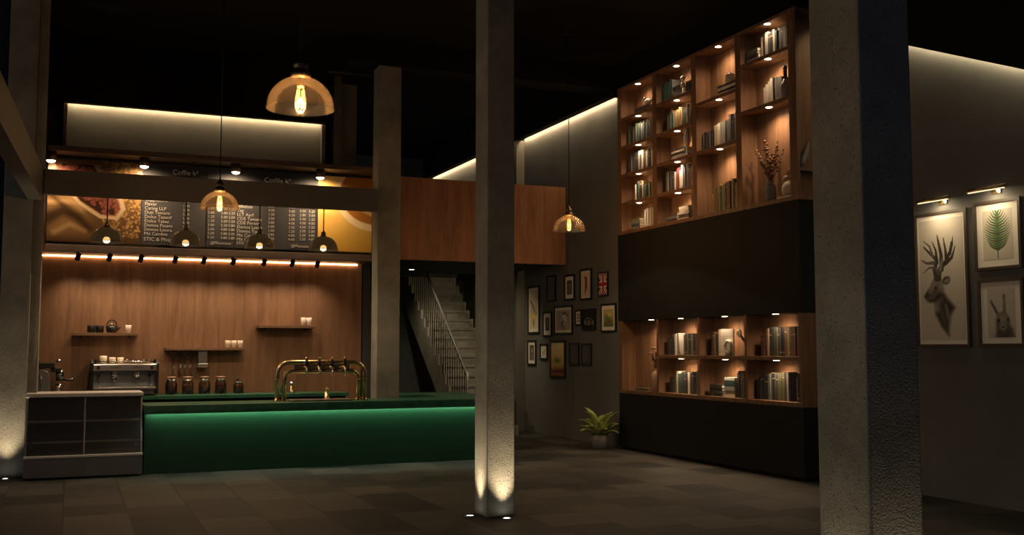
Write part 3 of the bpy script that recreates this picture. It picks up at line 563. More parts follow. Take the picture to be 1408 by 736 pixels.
# ------------------------------------------------------------------ wall shelves over the bar
def wshelf(x0, x1, z, label):
    t = thing('wall_shelf', label, 'wall shelf', ((x0 + x1) / 2, 16.6, z - .02), 'wooden shelves on the bar wall')
    bx(x0, x1, 16.34, 16.598, z - .045, z).build('board', 'shelf_wood', t, bevel=.004)
    for x in (x0 + .12, x1 - .12): bx(x - .012, x + .012, 16.42, 16.598, z - .07, z - .045).build('bracket', 'black_metal', t)
wshelf(.045, .945, 1.815, 'wooden wall shelf holding dark pots above the espresso machine'); wshelf(1.33, 2.49, 1.60, 'wooden wall shelf above the coffee bean jars'); wshelf(2.69, 3.57, 1.945, 'highest wooden wall shelf, above the beer tower')
for i, x in enumerate((.30, .415)):
    tag(MB().lathe((x, 16.45, 1.815), [(.05, 0), (.056, .005), (.056, .10), (.05, .105), (.05, .03), (.001, .02)], 20, close=False).build('canister', 'black_plastic'), '%s dark round canister on the shelf with the teapot' % ORD[i], 'canister', 'dark canisters on the shelf')
t = thing('teapot', 'dark teapot with hoop handle on shelf above espresso machine', 'teapot', (.58, 16.45, 1.815))
MB().lathe((.58, 16.45, 1.815), [(.06, 0), (.075, .02), (.078, .06), (.06, .1), (.03, .112), (.001, .115)], 22).build('body', 'black_plastic', t); MB().ell((.58, 16.45, 1.94), (.016, .016, .014)).build('lid_knob', 'chrome', t)
MB().tube([(.58 + .075 * math.cos(k * math.pi / 10), 16.45, 1.88 + .125 * math.sin(k * math.pi / 10)) for k in range(11)], .008).build('handle', 'black_metal', t); MB().tube([(.64, 16.45, 1.85), (.68, 16.45, 1.88), (.70, 16.45, 1.905)], [.018, .014, .01]).build('spout', 'black_plastic', t)
cup(.81, 16.45, 1.815, .042, .115, 'tall white tumbler standing alone at shelf end', 'white_card')
for i, x in enumerate((2.25, 2.34, 2.435)): cup(x, 16.45, 1.60, .042, .105, '%s cream cup in the row of three above jars' % ORD[i], 'porcelain', 'cream cups on the middle shelf')
for i, x in enumerate((3.405, 3.495)): cup(x, 16.45, 1.945, .042, .125, ('white tumbler on the highest shelf, its mate beside the shelf end', 'white tumbler at the end of the highest shelf')[i], 'white_card', 'white tumblers on the highest shelf')
for i, x in enumerate((1.46, 1.555, 1.62, 1.70)):
    t = thing('hanging_glass', '%s stemmed glass hanging under shelf above the jars' % ORD[i], 'glass', (x, 16.42, 1.29), 'glasses hanging under the shelf')
    MB().cyl((x, 16.42, 1.47), (x, 16.42, 1.53), .03, .03).build('foot', 'jar_glass', t); MB().cyl((x, 16.42, 1.36), (x, 16.42, 1.47), .006).build('stem', 'jar_glass', t)
    MB().ell((x, 16.42, 1.325), (.026, .026, .036)).build('bowl', 'chrome', t); MB().cyl((x, 16.42, 1.52), (x, 16.42, 1.555), .008).build('hook', 'black_metal', t)
t = thing('paper_dispenser', 'steel box dispenser hanging under shelf between glasses and cups', 'dispenser', (1.88, 16.45, 1.30))
bx(1.81, 1.945, 16.38, 16.52, 1.36, 1.555).build('body', 'stainless_dull', t, bevel=.008); bx(1.80, 1.95, 16.36, 16.54, 1.30, 1.36).build('cup', 'stainless', t, bevel=.01)

# ------------------------------------------------------------------ staircase
t = thing('staircase', 'grey concrete staircase rising behind the bar to the mezzanine', 'staircase', (7.0, 17.55, 0))
S_, RI = .857, .181; TR = RI / S_
for i in range(17):
    y0 = 17.55 + i * TR; z1 = (i + 1) * RI
    if z1 > 3.09: break
    MB().box(6.58, 7.52, y0 - .02, y0 + TR + .03, z1 - .045, z1).box(6.58, 7.52, y0, y0 + TR + .03, z1 - RI - .02, z1 - .045).build('step', 'concrete', t)
for xa, xb in ((6.52, 6.58), (7.52, 7.57)):
    poly = []
    for i in range(17): y0 = 17.55 + i * TR; poly += [(y0 - .02, i * RI), (y0 - .02, (i + 1) * RI + .01)]
    poly += [(21.18, 17 * RI - .02), (21.18, 2.45), (18.15, 0)]
    MB().prism(poly, fn, xa, xb).build('stringer', 'concrete', t)
zl = lambda y: S_ * (y - 17.55) + .09
MB().tube([(6.55, 17.46, 1.14), (6.55, 17.5, zl(17.5) + 1.08), (6.55, 21.1, zl(21.1) + 1.08)], .024, 10).build('handrail', 'stainless_dull', t)
MB().cyl((6.55, 17.46, 0), (6.55, 17.46, 1.15), .025).build('newel_post', 'stainless_dull', t)
for i in range(27):
    y = 17.60 + i * .13; k = int((y - 17.53) / TR); MB().cyl((6.55, y, (k + 1) * RI), (6.55, y, zl(y) + 1.08), .009, seg=6).build('baluster', 'black_metal', t)

# ------------------------------------------------------------------ bookcases
XF, XB = 8.11, 8.36
def niche_light(y, z, root, en=E_NICHE):
    d = MB().lathe((XF + .05, y, z - .002), [(.001, -.004), (.033, -.003), (.043, 0)], 18, close=False).build('downlight', 'lamp_face', root)
    spot((XF + .045, y, z - .03), (XF + .12, y, z - 1), en, 155, .9, WARM, .045, root)
ub = thing('bookcase', 'tall upper walnut bookcase with lit niches above black band', 'bookcase', (8.3, 12.4, 3.40))
YD = [(14.60, 14.72), (13.50, 13.62), (12.41, 12.53), (11.34, 11.46), (10.20, 10.32)]
bx(XB, XB + .02, 10.346, 14.70, 3.456, 5.754).build('back_panel', 'walnut_case', ub)
for i, (y0, y1) in enumerate(YD[:4]): bx(XF, XB, y0, y1, 3.455, 5.755).build('side_panel' if i == 0 else 'divider', 'walnut_case', ub)
MB().box(XF, XF + .035, 10.20, 10.32, 3.455, 5.755).box(XF, XB, 10.32, 10.345, 3.455, 5.755).build('side_panel', 'walnut_case', ub)
bx(XF, XB, 10.20, 14.72, 3.40, 3.455).build('base_board', 'walnut_case', ub, bevel=.003); bx(XF, XB, 10.20, 14.72, 5.755, 5.80).build('top_board', 'walnut_case', ub, bevel=.003)
MB().box(8.36, 8.62, 10.33, 10.345, 3.40, 5.8).build('end_panel', 'walnut_case', ub)
bx(8.148, 8.60, 10.205, 10.318, 3.755, 3.79).build('end_shelf', 'walnut_case', ub)
def cellY(c): return YD[c + 1][1], YD[c][0]
CZS = {0: [5.755, 5.29, 4.83, 4.37, 3.91, 3.455], 1: [5.755, 5.29, 4.83, 4.37, 3.91, 3.455], 2: [5.755, 5.06, 4.37, 3.455], 3: [5.755, 5.345, 4.715, 3.455]}
for c, zs in CZS.items():
    ya, yb = cellY(c)
    for i, z in enumerate(zs):
        if 0 < i < len(zs) - 1: bx(XF + .002, XB, ya + .004, yb, z - .05, z).build('shelf', 'walnut_case', ub, bevel=.003)
        if i < len(zs) - 1: niche_light((ya + yb) / 2 - .02 + .04 * (c == 0), (z - .05) if i else 5.755, ub, E_NICHE * (1.0 if zs[i] - zs[i + 1] < .6 else 1.6 if zs[i] - zs[i + 1] < 1 else 2.2))
band = thing('black_cabinet', 'plain matt black cabinet band between the two bookcases', 'cabinet', (8.3, 12.4, 2.02)); bx(8.105, 8.62, 10.19, 14.73, 2.02, 3.40).build('body', 'black_panel', band, bevel=.004)
base = thing('black_cabinet', 'long matt black base cabinet standing on the floor under bookcase', 'cabinet', (8.3, 12.4, 0)); bx(8.11, 8.62, 10.19, 14.73, 0.04, .88).build('body', 'black_panel', base, bevel=.004); bx(8.15, 8.62, 10.22, 14.70, 0, .04).build('plinth', 'ceiling_black', base)
struct(bx(8.16, 8.62, 10.19, 14.73, 5.80, CZ).build('trim_bookcase_fascia', 'ceiling_black'))
lb = thing('bookcase', 'lower walnut bookcase with lit niches above the base cabinet', 'bookcase', (8.3, 12.4, .88))
YL = [(14.62, 14.71), (13.505, 13.565), (12.405, 12.46), (11.30, 11.355), (10.20, 10.25)]
bx(XB, XB + .02, 10.22, 14.70, .88, 2.02).build('back_panel', 'walnut_case', lb)
for i, (y0, y1) in enumerate(YL): bx(XF, XB if i < 4 else 8.60, y0, y1, .935, 2.02).build('side_panel' if i in (0, 4) else 'divider', 'walnut_case', lb)
bx(XF, XB, 10.20, 14.71, .88, .935).build('base_board', 'walnut_case', lb, bevel=.003)
for c in range(4):
    ya, yb = YL[c + 1][1], YL[c][0]; ym = (ya + yb) / 2
    niche_light(ym - (.3 if c == 0 else .02), 2.02, lb, E_NICHE * (1.7 if c == 0 else 1.1))
    if c: bx(XF + .002, XB, ya, yb, 1.44, 1.49).build('shelf', 'walnut_case', lb, bevel=.003); niche_light(ym - .02, 1.44, lb, E_NICHE * 1.1)

# ------------------------------------------------------------------ books
CELLN = {0: 'column by gallery', 1: 'second column', 2: 'third column', 3: 'column beside pillar'}
rb = random.Random(11)
def book_mesh(name, d, th, h, col, lying=False):
    """spine towards -X, origin at the base; upright: thickness along Y, height along Z. lying: height along Y, thickness along Z."""
    mb = MB(); c = min(.004, th * .18)
    def B(x0, x1, a0, a1, b0, b1, mi): mb.box(x0, x1, b0, b1, a0, a1, mi) if lying else mb.box(x0, x1, a0, a1, b0, b1, mi)
    a0, b0 = (0, -h / 2) if lying else (-th / 2, 0)
    B(0, c, a0, a0 + th, b0, b0 + h, 0); B(c, d, a0, a0 + c, b0, b0 + h, 0); B(c, d, a0 + th - c, a0 + th, b0, b0 + h, 0)
    B(c, d - .004, a0 + c, a0 + th - c, b0 + .004, b0 + h - .004, 1)
    if th > .022 and rb.random() < .6:
        f = rb.choice((.12, .72, .8)); q = rb.choice((.018, .03)); B(-.0008, 0, a0 + th * .05, a0 + th * .95, b0 + h * f, b0 + h * (f + q), 2)
    return mb.build(name, ['cover_' + col.replace(' ', '_'), 'paper', 'gold_ink' if rb.random() < .5 else 'chalk'], origin=(0, 0, 0))
def place(o, x, y, z, label, cat, group, rot=(0, 0, 0)):
    o.location = (x, y, z); o.rotation_euler = rot; tag(o, label, cat, group)
def where(case, c, r):
    if case == 'upper': return '%s niche down, upper bookcase %s' % (ORD[r], CELLN[c])
    return '%s row, lower bookcase %s' % (('upper', 'lower')[r], CELLN[c])
COUNT = {}
def row(case, c, r, z, y0, y1, h0, h1, pal, tmean=.036, lean=()):
    """books standing side by side from y0 (gallery end) towards y1 (smaller Y)"""
    y = y0; key = (case, c, r); i = 0
    while y > y1 + .012:
        th = max(.018, min(y - y1, tmean * rb.uniform(.6, 1.5))); col = pal[i % len(pal)] if rb.random() < .45 else rb.choice(pal); h = rb.uniform(h0, h1) if i else h0
        d = rb.uniform(.12, .145); n = COUNT.get(key, 0); COUNT[key] = n + 1
        size = 'thin' if th < .026 else 'thick' if th > .044 else 'upright'
        o = book_mesh('book', d, th - .002, h, col)
        if i in lean:
            y -= .02; place(o, XF + .088, y - th / 2, z, '', 'book', ''); o.rotation_euler = (R(-9), 0, 0); o.location.y -= .0; size = 'leaning'; y -= h * .16
            o.location.y = y - th / 2 + .004; o.location.z += .006
        else: place(o, XF + .088 + rb.uniform(-.006, .008), y - th / 2, z, '', 'book', '')
        o['label'] = '%s %s book, %s along, %s' % (size, col, ORD[n], where(case, c, r)); o['group'] = 'books in the %s bookcase, %s' % (case, CELLN[c])
        y -= th; i += 1
def stack(case, c, r, z, yc, cols, ln=.22, th=.034, jit=6, d=.165):
    zz = z
    for i, col in enumerate(cols):
        h = th * rb.uniform(.8, 1.2); o = book_mesh('book', d * rb.uniform(.92, 1.05), h - .0015, ln * rb.uniform(.9, 1.02), col, True)
        pos = 'bottom' if i == 0 else 'top' if i == len(cols) - 1 else ORD[i]
        place(o, XF + .07, yc + rb.uniform(-.008, .008), zz, '%s lying %s book of the stack, %s' % (col, pos, where(case, c, r)), 'book', 'books in the %s bookcase, %s' % (case, CELLN[c]), (0, 0, R(rb.uniform(-jit, jit) * .4)))
        zz += h
    return zz
DK = ['charcoal', 'slate grey', 'black', 'dark green', 'charcoal', 'navy', 'slate grey', 'brown']
TEAL = ['charcoal', 'slate grey', 'teal', 'dark green', 'light grey', 'charcoal', 'black', 'olive']
OR = ['dark green', 'tan', 'olive', 'charcoal', 'tan', 'teal', 'rust orange']
Z = CZS
# first column (next to the gallery wall)
zt1 = stack('upper', 0, 0, 5.29, 14.10, ['black', 'charcoal', 'brown'], .40, .03)
row('upper', 0, 1, 4.83, 14.56, 13.64, .26, .33, TEAL); row('upper', 0, 2, 4.37, 14.52, 13.64, .25, .33, ['charcoal', 'brown', 'light grey', 'black', 'cream', 'slate grey', 'charcoal'])
row('upper', 0, 3, 3.91, 14.34, 13.74, .22, .31, ['olive', 'tan', 'cream', 'charcoal', 'dark green', 'black']); row('upper', 0, 3, 3.91, 13.73, 13.64, .33, .33, ['tan'], .08)
stack('upper', 0, 4, 3.455, 14.28, ['slate grey', 'dark green', 'slate grey', 'olive'], .28, .04); row('upper', 0, 4, 3.455, 14.04, 13.76, .27, .31, ['cream', 'white', 'light grey', 'cream']); row('upper', 0, 4, 3.455, 13.74, 13.64, .33, .34, ['olive', 'dark green'])
# second column
row('upper', 1, 0, 5.29, 13.48, 13.18, .29, .32, ['dark green', 'teal', 'charcoal', 'dark green', 'olive']); stack('upper', 1, 0, 5.29, 13.02, ['light grey', 'slate grey', 'charcoal', 'black'], .26, .045); stack('upper', 1, 0, 5.29, 12.67, ['slate grey', 'charcoal', 'black', 'charcoal'], .24, .04)
row('upper', 1, 1, 4.83, 13.34, 12.68, .25, .33, OR); row('upper', 1, 1, 4.83, 12.67, 12.55, .34, .34, ['rust orange', 'tan'], .06)
zt2 = stack('upper', 1, 2, 4.37, 13.02, ['white', 'light grey', 'black', 'cream', 'charcoal'], .34, .032)
row('upper', 1, 3, 3.91, 13.42, 12.55, .26, .36, ['charcoal', 'slate grey', 'dark red', 'white', 'light grey', 'charcoal', 'slate grey', 'brown'])
stack('upper', 1, 4, 3.455, 13.21, ['charcoal', 'slate grey', 'brown'], .30, .045); stack('upper', 1, 4, 3.455, 12.88, ['light grey', 'charcoal', 'white', 'cream', 'white'], .28, .04); row('upper', 1, 4, 3.455, 12.71, 12.55, .33, .36, ['slate grey', 'charcoal'], .05)
# third column
zt3 = stack('upper', 2, 0, 5.06, 11.76, ['cream', 'black', 'white', 'charcoal'], .46, .038)
row('upper', 2, 1, 4.37, 12.38, 12.12, .25, .27, ['charcoal', 'black', 'slate grey']); row('upper', 2, 1, 4.37, 12.10, 11.84, .31, .34, ['light grey', 'cream', 'white', 'cream'], .034, (3,)); row('upper', 2, 1, 4.37, 11.80, 11.48, .34, .42, ['charcoal', 'slate grey', 'charcoal', 'navy', 'slate grey'], .05)
row('upper', 2, 2, 3.455, 12.24, 12.10, .24, .36, ['tan', 'rust orange']); row('upper', 2, 2, 3.455, 12.09, 11.58, .35, .44, ['cream', 'teal', 'dark green', 'tan', 'olive', 'dark green', 'tan', 'brown'], .04); row('upper', 2, 2, 3.455, 11.57, 11.48, .44, .45, ['dark red', 'rust orange'])
# fourth column
stack('upper', 3, 0, 5.345, 11.18, ['light grey', 'charcoal', 'olive', 'slate grey'], .27, .04); row('upper', 3, 0, 5.345, 11.01, 10.36, .29, .33, ['cream', 'charcoal', 'light grey', 'slate grey', 'black', 'charcoal', 'dark green', 'charcoal'], .046)
row('upper', 3, 1, 4.715, 10.98, 10.86, .24, .30, ['white', 'cream']); row('upper', 3, 1, 4.715, 10.85, 10.72, .32, .33, ['cream', 'white', 'black']); row('upper', 3, 1, 4.715, 10.71, 10.60, .31, .31, ['slate grey'], .10)
zt4 = stack('upper', 3, 2, 3.455, 10.545, ['white'], .34, .035, 2, .19)
# lower case: its first column holds the vase
stack('lower', 0, 1, .935, 14.17, ['dark green', 'olive'], .36, .022)
row('lower', 1, 0, 1.49, 13.42, 13.22, .24, .29, DK); row('lower', 1, 0, 1.49, 13.20, 13.04, .31, .32, ['cream', 'light grey'], .05, (1,)); row('lower', 1, 0, 1.49, 12.96, 12.48, .29, .31, ['brown', 'charcoal', 'olive', 'charcoal', 'slate grey', 'black'], .045)
row('lower', 1, 1, .935, 13.36, 13.20, .23, .26, ['black', 'charcoal']); row('lower', 1, 1, .935, 13.19, 12.48, .28, .33, ['olive', 'cream', 'charcoal', 'dark green', 'slate grey', 'charcoal', 'black'], .045)
row('lower', 2, 0, 1.49, 12.26, 12.08, .28, .33, ['charcoal', 'slate grey', 'light grey', 'brown']); row('lower', 2, 0, 1.49, 12.07, 11.95, .355, .36, ['cream', 'white'], .06)
ob = book_mesh('book', .022, .24, .355, 'white'); place(ob, XF + .062, 11.81, 1.49, 'large cream book standing cover-forward, upper row, lower bookcase third column', 'book', 'books in the lower bookcase, third column')
stack('lower', 2, 1, .935, 12.13, ['black', 'charcoal', 'black', 'charcoal'], .30, .042); stack('lower', 2, 1, .935, 11.80, ['cream', 'olive', 'light grey', 'dark green', 'dark green', 'white'], .25, .045, 1); row('lower', 2, 1, .935, 11.65, 11.37, .33, .36, ['charcoal', 'black', 'navy', 'charcoal', 'brown'])
row('lower', 3, 0, 1.49, 11.13, 11.0, .26, .32, ['black', 'charcoal', 'dark red']); row('lower', 3, 0, 1.49, 10.99, 10.42, .35, .37, ['tan', 'olive', 'black', 'black', 'navy', 'cream', 'olive', 'charcoal', 'brown'], .04); row('lower', 3, 0, 1.49, 10.41, 10.27, .36, .38, ['dark red', 'brown', 'tan'])
row('lower', 3, 1, .935, 11.22, 11.04, .26, .32, ['charcoal', 'dark green', 'black']); row('lower', 3, 1, .935, 11.03, 10.56, .31, .37, ['olive', 'slate grey', 'charcoal', 'light grey', 'black', 'charcoal', 'navy'], .042); row('lower', 3, 1, .935, 10.43, 10.27, .29, .33, ['brown', 'black', 'charcoal'])

# ------------------------------------------------------------------ ornaments in the niches
def lathe_thing(name, label, cat, c, prof, mat, seg=24): return tag(MB().lathe(c, prof, seg).build(name, mat), label, cat)
t = thing('bird_ornament', 'pale bird ornament on the stack in topmost niche by gallery', 'ornament', (8.23, 13.97, zt1))
MB().ell((8.23, 13.95, zt1 + .05), (.045, .09, .05)).build('body', 'ceramic_white', t); MB().ell((8.22, 14.02, zt1 + .105), (.028, .032, .03)).build('head', 'ceramic_grey', t); MB().tube([(8.23, 13.88, zt1 + .05), (8.23, 13.78, zt1 + .065)], [.03, .008]).build('tail', 'ceramic_white', t)
t = thing('ball_ornament', 'two-ball white ornament between book stacks, second bookcase column', 'ornament', (8.17, 12.84, 5.29))
MB().lathe((8.17, 12.84, 5.29), [(.04, 0), (.04, .015), (.012, .03), (.012, .20)], 16).build('stem', 'ceramic_white', t); MB().ell((8.17, 12.84, 5.43), (.04, .04, .045)).build('ball', 'ceramic_white', t); MB().ell((8.17, 12.84, 5.53), (.036, .036, .04)).build('ball', 'ceramic_white', t)
t = thing('parrot_figurine', 'tall white bird figurine beside stacked books, second bookcase column', 'figurine', (8.17, 12.75, 4.37))
MB().lathe((8.17, 12.75, 4.37), [(.035, 0), (.038, .012), (.014, .03), (.013, .10), (.03, .15), (.05, .21), (.052, .27), (.036, .32), (.04, .35), (.035, .385), (.015, .405), (.001, .408)], 20).build('body', 'ceramic_white', t); MB().tube([(8.17, 12.78, 4.73), (8.16, 12.815, 4.72), (8.16, 12.82, 4.70)], [.014, .01, .003]).build('beak', 'ceramic_tan', t)
t = thing('sugar_pot', 'round striped pot on the stack in third bookcase column', 'pot', (8.2, 11.70, zt3)); MB().lathe((8.2, 11.70, zt3), [(.04, 0), (.07, .015), (.075, .05), (.06, .08), (.062, .09)], 22).build('body', 'ceramic_white', t); MB().lathe((8.2, 11.70, zt3 + .09), [(.064, 0), (.05, .018), (.015, .028), (.018, .04), (.001, .045)], 20).build('lid', 'terracotta', t)
t = thing('sculpted_bottle', 'dark bottle with long neck standing in column beside pillar', 'bottle', (8.2, 10.52, 4.715))
MB().lathe((8.2, 10.52, 4.715), [(.05, 0), (.055, .02), (.05, .06), (.062, .10), (.07, .15), (.055, .20), (.03, .235), (.028, .25)], 24).build('body', 'ceramic_grey', t); MB().lathe((8.2, 10.52, 4.965), [(.028, 0), (.024, .03), (.022, .13), (.028, .14), (.026, .17), (.001, .172)], 20).build('neck', 'bottle', t)
t = thing('dish', 'low cream dish in front of the dark bottle', 'dish', (8.155, 10.60, 4.715)); MB().lathe((8.155, 10.60, 4.715), [(.025, 0), (.03, .006), (.045, .022), (.04, .022), (.02, .01), (.001, .009)], 24, close=False).build('bowl', 'porcelain', t)
def branches(root, base, top, n, spread, h, leafm, twigm, seed, lr=.016, per=9):
    rr = random.Random(seed); tw = MB(); lf = MB()
    for k in range(n):
        a_ = 2 * math.pi * k / n + rr.uniform(-.3, .3); sp = spread * rr.uniform(.35, 1); hh = h * rr.uniform(.65, 1)
        ex, ey = math.cos(a_) * sp * .32, math.sin(a_) * sp
        pts = [Vector((base[0] + ex * s_ ** 1.4, base[1] + ey * s_ ** 1.4, base[2] + hh * s_)) for s_ in (0, .25, .5, .75, 1)]; tw.tube(pts, [.005, .004, .0035, .003, .002], 6)
        for q in range(per):
            s_ = .38 + .62 * q / (per - 1); i = min(3, int(s_ * 4)); p = pts[i].lerp(pts[i + 1], s_ * 4 - i) + Vector((rr.uniform(-.02, .02), rr.uniform(-.045, .045), rr.uniform(-.02, .03)))
            r_ = lr * rr.uniform(.6, 1.25); lf.ell(p, (r_ * .6, r_, r_ * .8), 7, 5, 0)
    tw.build('twigs', twigm, root); lf.build('foliage', leafm, root)
t = thing('vase', 'grey vase of dried brown flowers in tall niche beside pillar', 'vase', (8.2, 10.86, 3.455))
MB().lathe((8.2, 10.86, 3.455), [(.05, 0), (.065, .01), (.072, .10), (.068, .19), (.045, .225), (.04, .25), (.048, .265), (.042, .265), (.034, .24), (.05, .19), (.05, .03), (.001, .025)], 24, close=False).build('body', 'ceramic_grey', t)
branches(t, (8.2, 10.86, 3.60), None, 13, .36, .62, 'dried', 'twig', 5, .021, 11)
t = thing('vase', 'tan clay vase with dark sprig in lower bookcase column by gallery', 'vase', (8.2, 13.70, .935))
MB().lathe((8.2, 13.70, .935), [(.07, 0), (.085, .01), (.09, .14), (.088, .26), (.06, .30), (.035, .315), (.03, .335), (.034, .345), (.024, .345), (.024, .30), (.06, .25), (.06, .03), (.001, .025)], 26, close=False).build('body', 'ceramic_tan', t)
branches(t, (8.2, 13.70, 1.20), None, 6, .16, .46, 'twig', 'twig', 9, .026, 7)
t = thing('rabbit_figurine', 'speckled sitting rabbit figurine on a white book', 'figurine', (8.2, 10.50, zt4))
MB().lathe((8.2, 10.49, zt4), [(.06, 0), (.085, .012), (.092, .06), (.082, .12), (.055, .165), (.03, .19), (.001, .198)], 22).build('body', 'ceramic_white', t)
MB().ell((8.185, 10.515, zt4 + .21), (.042, .052, .045)).build('head', 'ceramic_tan', t)
for dy in (-.012, .02): MB().tube([(8.19, 10.51 + dy, zt4 + .235), (8.195, 10.495 + dy, zt4 + .285), (8.2, 10.47 + dy, zt4 + .33)], [.012, .018, .005], 8).build('ear', 'terracotta', t)
t = thing('ring_ornament', 'cream ring-shaped ornament leaning before large cream book', 'ornament', (8.145, 11.78, 1.49))
pts = [(8.137, 11.755 + .068 * math.cos(k * math.pi / 9), 1.49 + .115 + .078 * math.sin(k * math.pi / 9)) for k in range(19)]; MB().tube(pts, .024, 10).build('ring', 'porcelain', t); bx(8.118, 8.156, 11.70, 11.81, 1.49, 1.515).build('base', 'ceramic_grey', t, bevel=.004)
t = thing('curled_ornament', 'curled dark ornament with pale eye, standing beside the divider', 'ornament', (8.22, 11.48, 1.49))
MB().tube([(8.22, 11.46, 1.49), (8.22, 11.46, 1.57), (8.22, 11.48, 1.66), (8.22, 11.55, 1.72), (8.22, 11.60, 1.76)], [.02, .016, .017, .02, .022], 10).build('stem', 'bronze', t)
MB().tube([(8.205, 11.605 + .035 * math.cos(k * math.pi / 8), 1.79 + .04 * math.sin(k * math.pi / 8)) for k in range(17)], .016, 8).build('curl', 'porcelain', t); bx(8.18, 8.26, 11.42, 11.50, 1.49, 1.50).build('base', 'bronze', t)
t = thing('horn_vase', 'pale horn-shaped vase on the end shelf beside pillar', 'vase', (8.28, 10.262, 3.79))
MB().tube([(8.215, 10.262, 3.825), (8.22, 10.262, 3.88), (8.285, 10.262, 3.96), (8.315, 10.262, 4.05), (8.33, 10.262, 4.13)], [.05, .052, .042, .025, .010], 16).build('body', 'ceramic_grey', t); MB().lathe((8.22, 10.262, 3.79), [(.046, 0), (.046, .02), (.04, .04)], 18).build('foot', 'ceramic_grey', t)

# ------------------------------------------------------------------ potted plant
t = thing('potted_plant', 'green leafy plant in concrete pot beside black cabinet', 'plant', (7.80, 14.75, 0))
PC = (7.78, 14.78, 0)
MB().lathe(PC, [(.085, 0), (.10, .01), (.135, .12), (.14, .22), (.125, .225), (.115, .18), (.001, .17)], 28, close=False).build('pot', 'pot', t)
MB().lathe(PC, [(.116, .175), (.06, .19), (.001, .192)], 20).build('soil', 'soil', t)
rr = random.Random(4); lf = MB()
for k in range(19):
    a_ = k * 2.399 + rr.uniform(-.2, .2); el = 1.46 - .050 * k + rr.uniform(-.08, .08); L = rr.uniform(.36, .50) * (1.12 if k < 6 else .92); wd = rr.uniform(.068, .088); dirv = Vector((math.cos(a_), math.sin(a_), 0)); sd = Vector((-math.sin(a_), math.cos(a_), 0))
    p = Vector((PC[0], PC[1], .18)) + dirv * .02; prev = []
    vs = []; N = 9; ang = el
    for i in range(N + 1):
        s_ = i / N; wv = wd * (math.sin(math.pi * min(1, s_ * .93 + .05)) ** .8) * (1 if s_ < .97 else .3); up_ = Vector((0, 0, 1)) * math.cos(ang) - dirv * math.sin(ang)
        vs += [p - sd * wv + up_ * wv * .45, p - up_ * .004, p + sd * wv + up_ * wv * .45]; ang = el - .95 * s_ ** 1.6; p = p + (dirv * math.cos(ang) + Vector((0, 0, 1)) * math.sin(ang)) * L / N
    # keep the leaves off the wall
    vs = [Vector((min(q.x, 8.09 if q.y < 14.8 else 8.14), q.y, max(q.z, .03))) for q in vs]
    lf.add(vs, [f for i in range(N) for f in ((i * 3, i * 3 + 1, i * 3 + 4, i * 3 + 3), (i * 3 + 1, i * 3 + 2, i * 3 + 5, i * 3 + 4))], 0, True)
fo = lf.build('foliage', 'leaf', t); md = fo.modifiers.new('solid', 'SOLIDIFY'); md.thickness = .003

# ------------------------------------------------------------------ framed pictures
def frame(xw, yl, yr, zt, zb, label, fw_, mw, art, fm='frame_black', group='framed pictures on the gallery wall', cat='picture', matm='mat_board', depth=.025):
    """on a wall facing -X at x = xw; yl is the gallery-side (larger Y) edge"""
    t = thing('framed_picture', label, cat, (xw, (yl + yr) / 2, zb), group)
    W, Hh = yl - yr, zt - zb; fr = MB()
    fr.box(xw - depth, xw, yr, yl, zb, zb + fw_).box(xw - depth, xw, yr, yl, zt - fw_, zt).box(xw - depth, xw, yr, yr + fw_, zb + fw_, zt - fw_).box(xw - depth, xw, yl - fw_, yl, zb + fw_, zt - fw_)
    fr.build('frame', fm, t)
    iw, ih = W - 2 * fw_, Hh - 2 * fw_
    if mw: bx(xw - depth * .5, xw - .001, yr + fw_, yl - fw_, zb + fw_, zt - fw_).build('mat_board', matm, t)
    m_ = mw if isinstance(mw, tuple) else (mw, mw)
    pw, ph = iw - 2 * m_[0], ih - 2 * m_[1]; res = min(240, 70 / max(.2, min(pw, ph)) ) if max(W, Hh) < .9 else 190
    p = Paint(pw, ph, res, (.6, .55, .45)); art(p, pw, ph)
    if xw < 8.5: p.c = np.clip(p.c * 1.75, 0, 1)
    p.build('print', lambda u, v: (xw - depth * .56, yl - fw_ - m_[0] - u, zt - fw_ - m_[1] - v), t)
    return t
def botanical(p, w, h):
    p.c[:] = (.42, .36, .24)
    for k in range(5): x = w * (.2 + .15 * k); p.stroke([(w * .5, h * .95), (x, h * .55), (x + w * .1 * (k - 2), h * .12)], .006, .003, (.07, .07, .06)); p.ell((x, h * (.3 + .08 * k)), (w * .07, h * .10), (.10, .10, .09), .4 * (k - 2), .8, .02)
    p.ell((w * .55, h * .68), (w * .3, h * .07), (.55, .36, .06), 0, .7, .05)
def darkland(p, w, h):
    p.c[:] = (.10, .105, .085)
    for k in range(5): p.rect(w * (.1 + .18 * k), h * .1, w * (.17 + .18 * k), h * .92, (.03, .03, .025), .8)
def portrait(p, w, h):
    p.c[:] = (.06, .058, .05); p.ell((w * .55, h * .36), (w * .2, h * .15), (.22, .2, .17), 0, 1, .02); p.poly([(w * .2, h), (w * .3, h * .6), (w * .7, h * .55), (w * .95, h)], (.12, .115, .10), 1, .02)
def parrot(p, w, h):
    p.c[:] = (.44, .37, .25); p.ell((w * .5, h * .24), (w * .16, h * .08), (.10, .05, .03), .4, 1, .015); p.poly([(w * .4, h * .22), (w * .65, h * .25), (w * .68, h * .6), (w * .45, h * .88), (w * .38, h * .6)], (.12, .05, .03), 1, .02); p.stroke([(w * .45, h * .7), (w * .4, h * .95)], .012, .005, (.08, .04, .03))
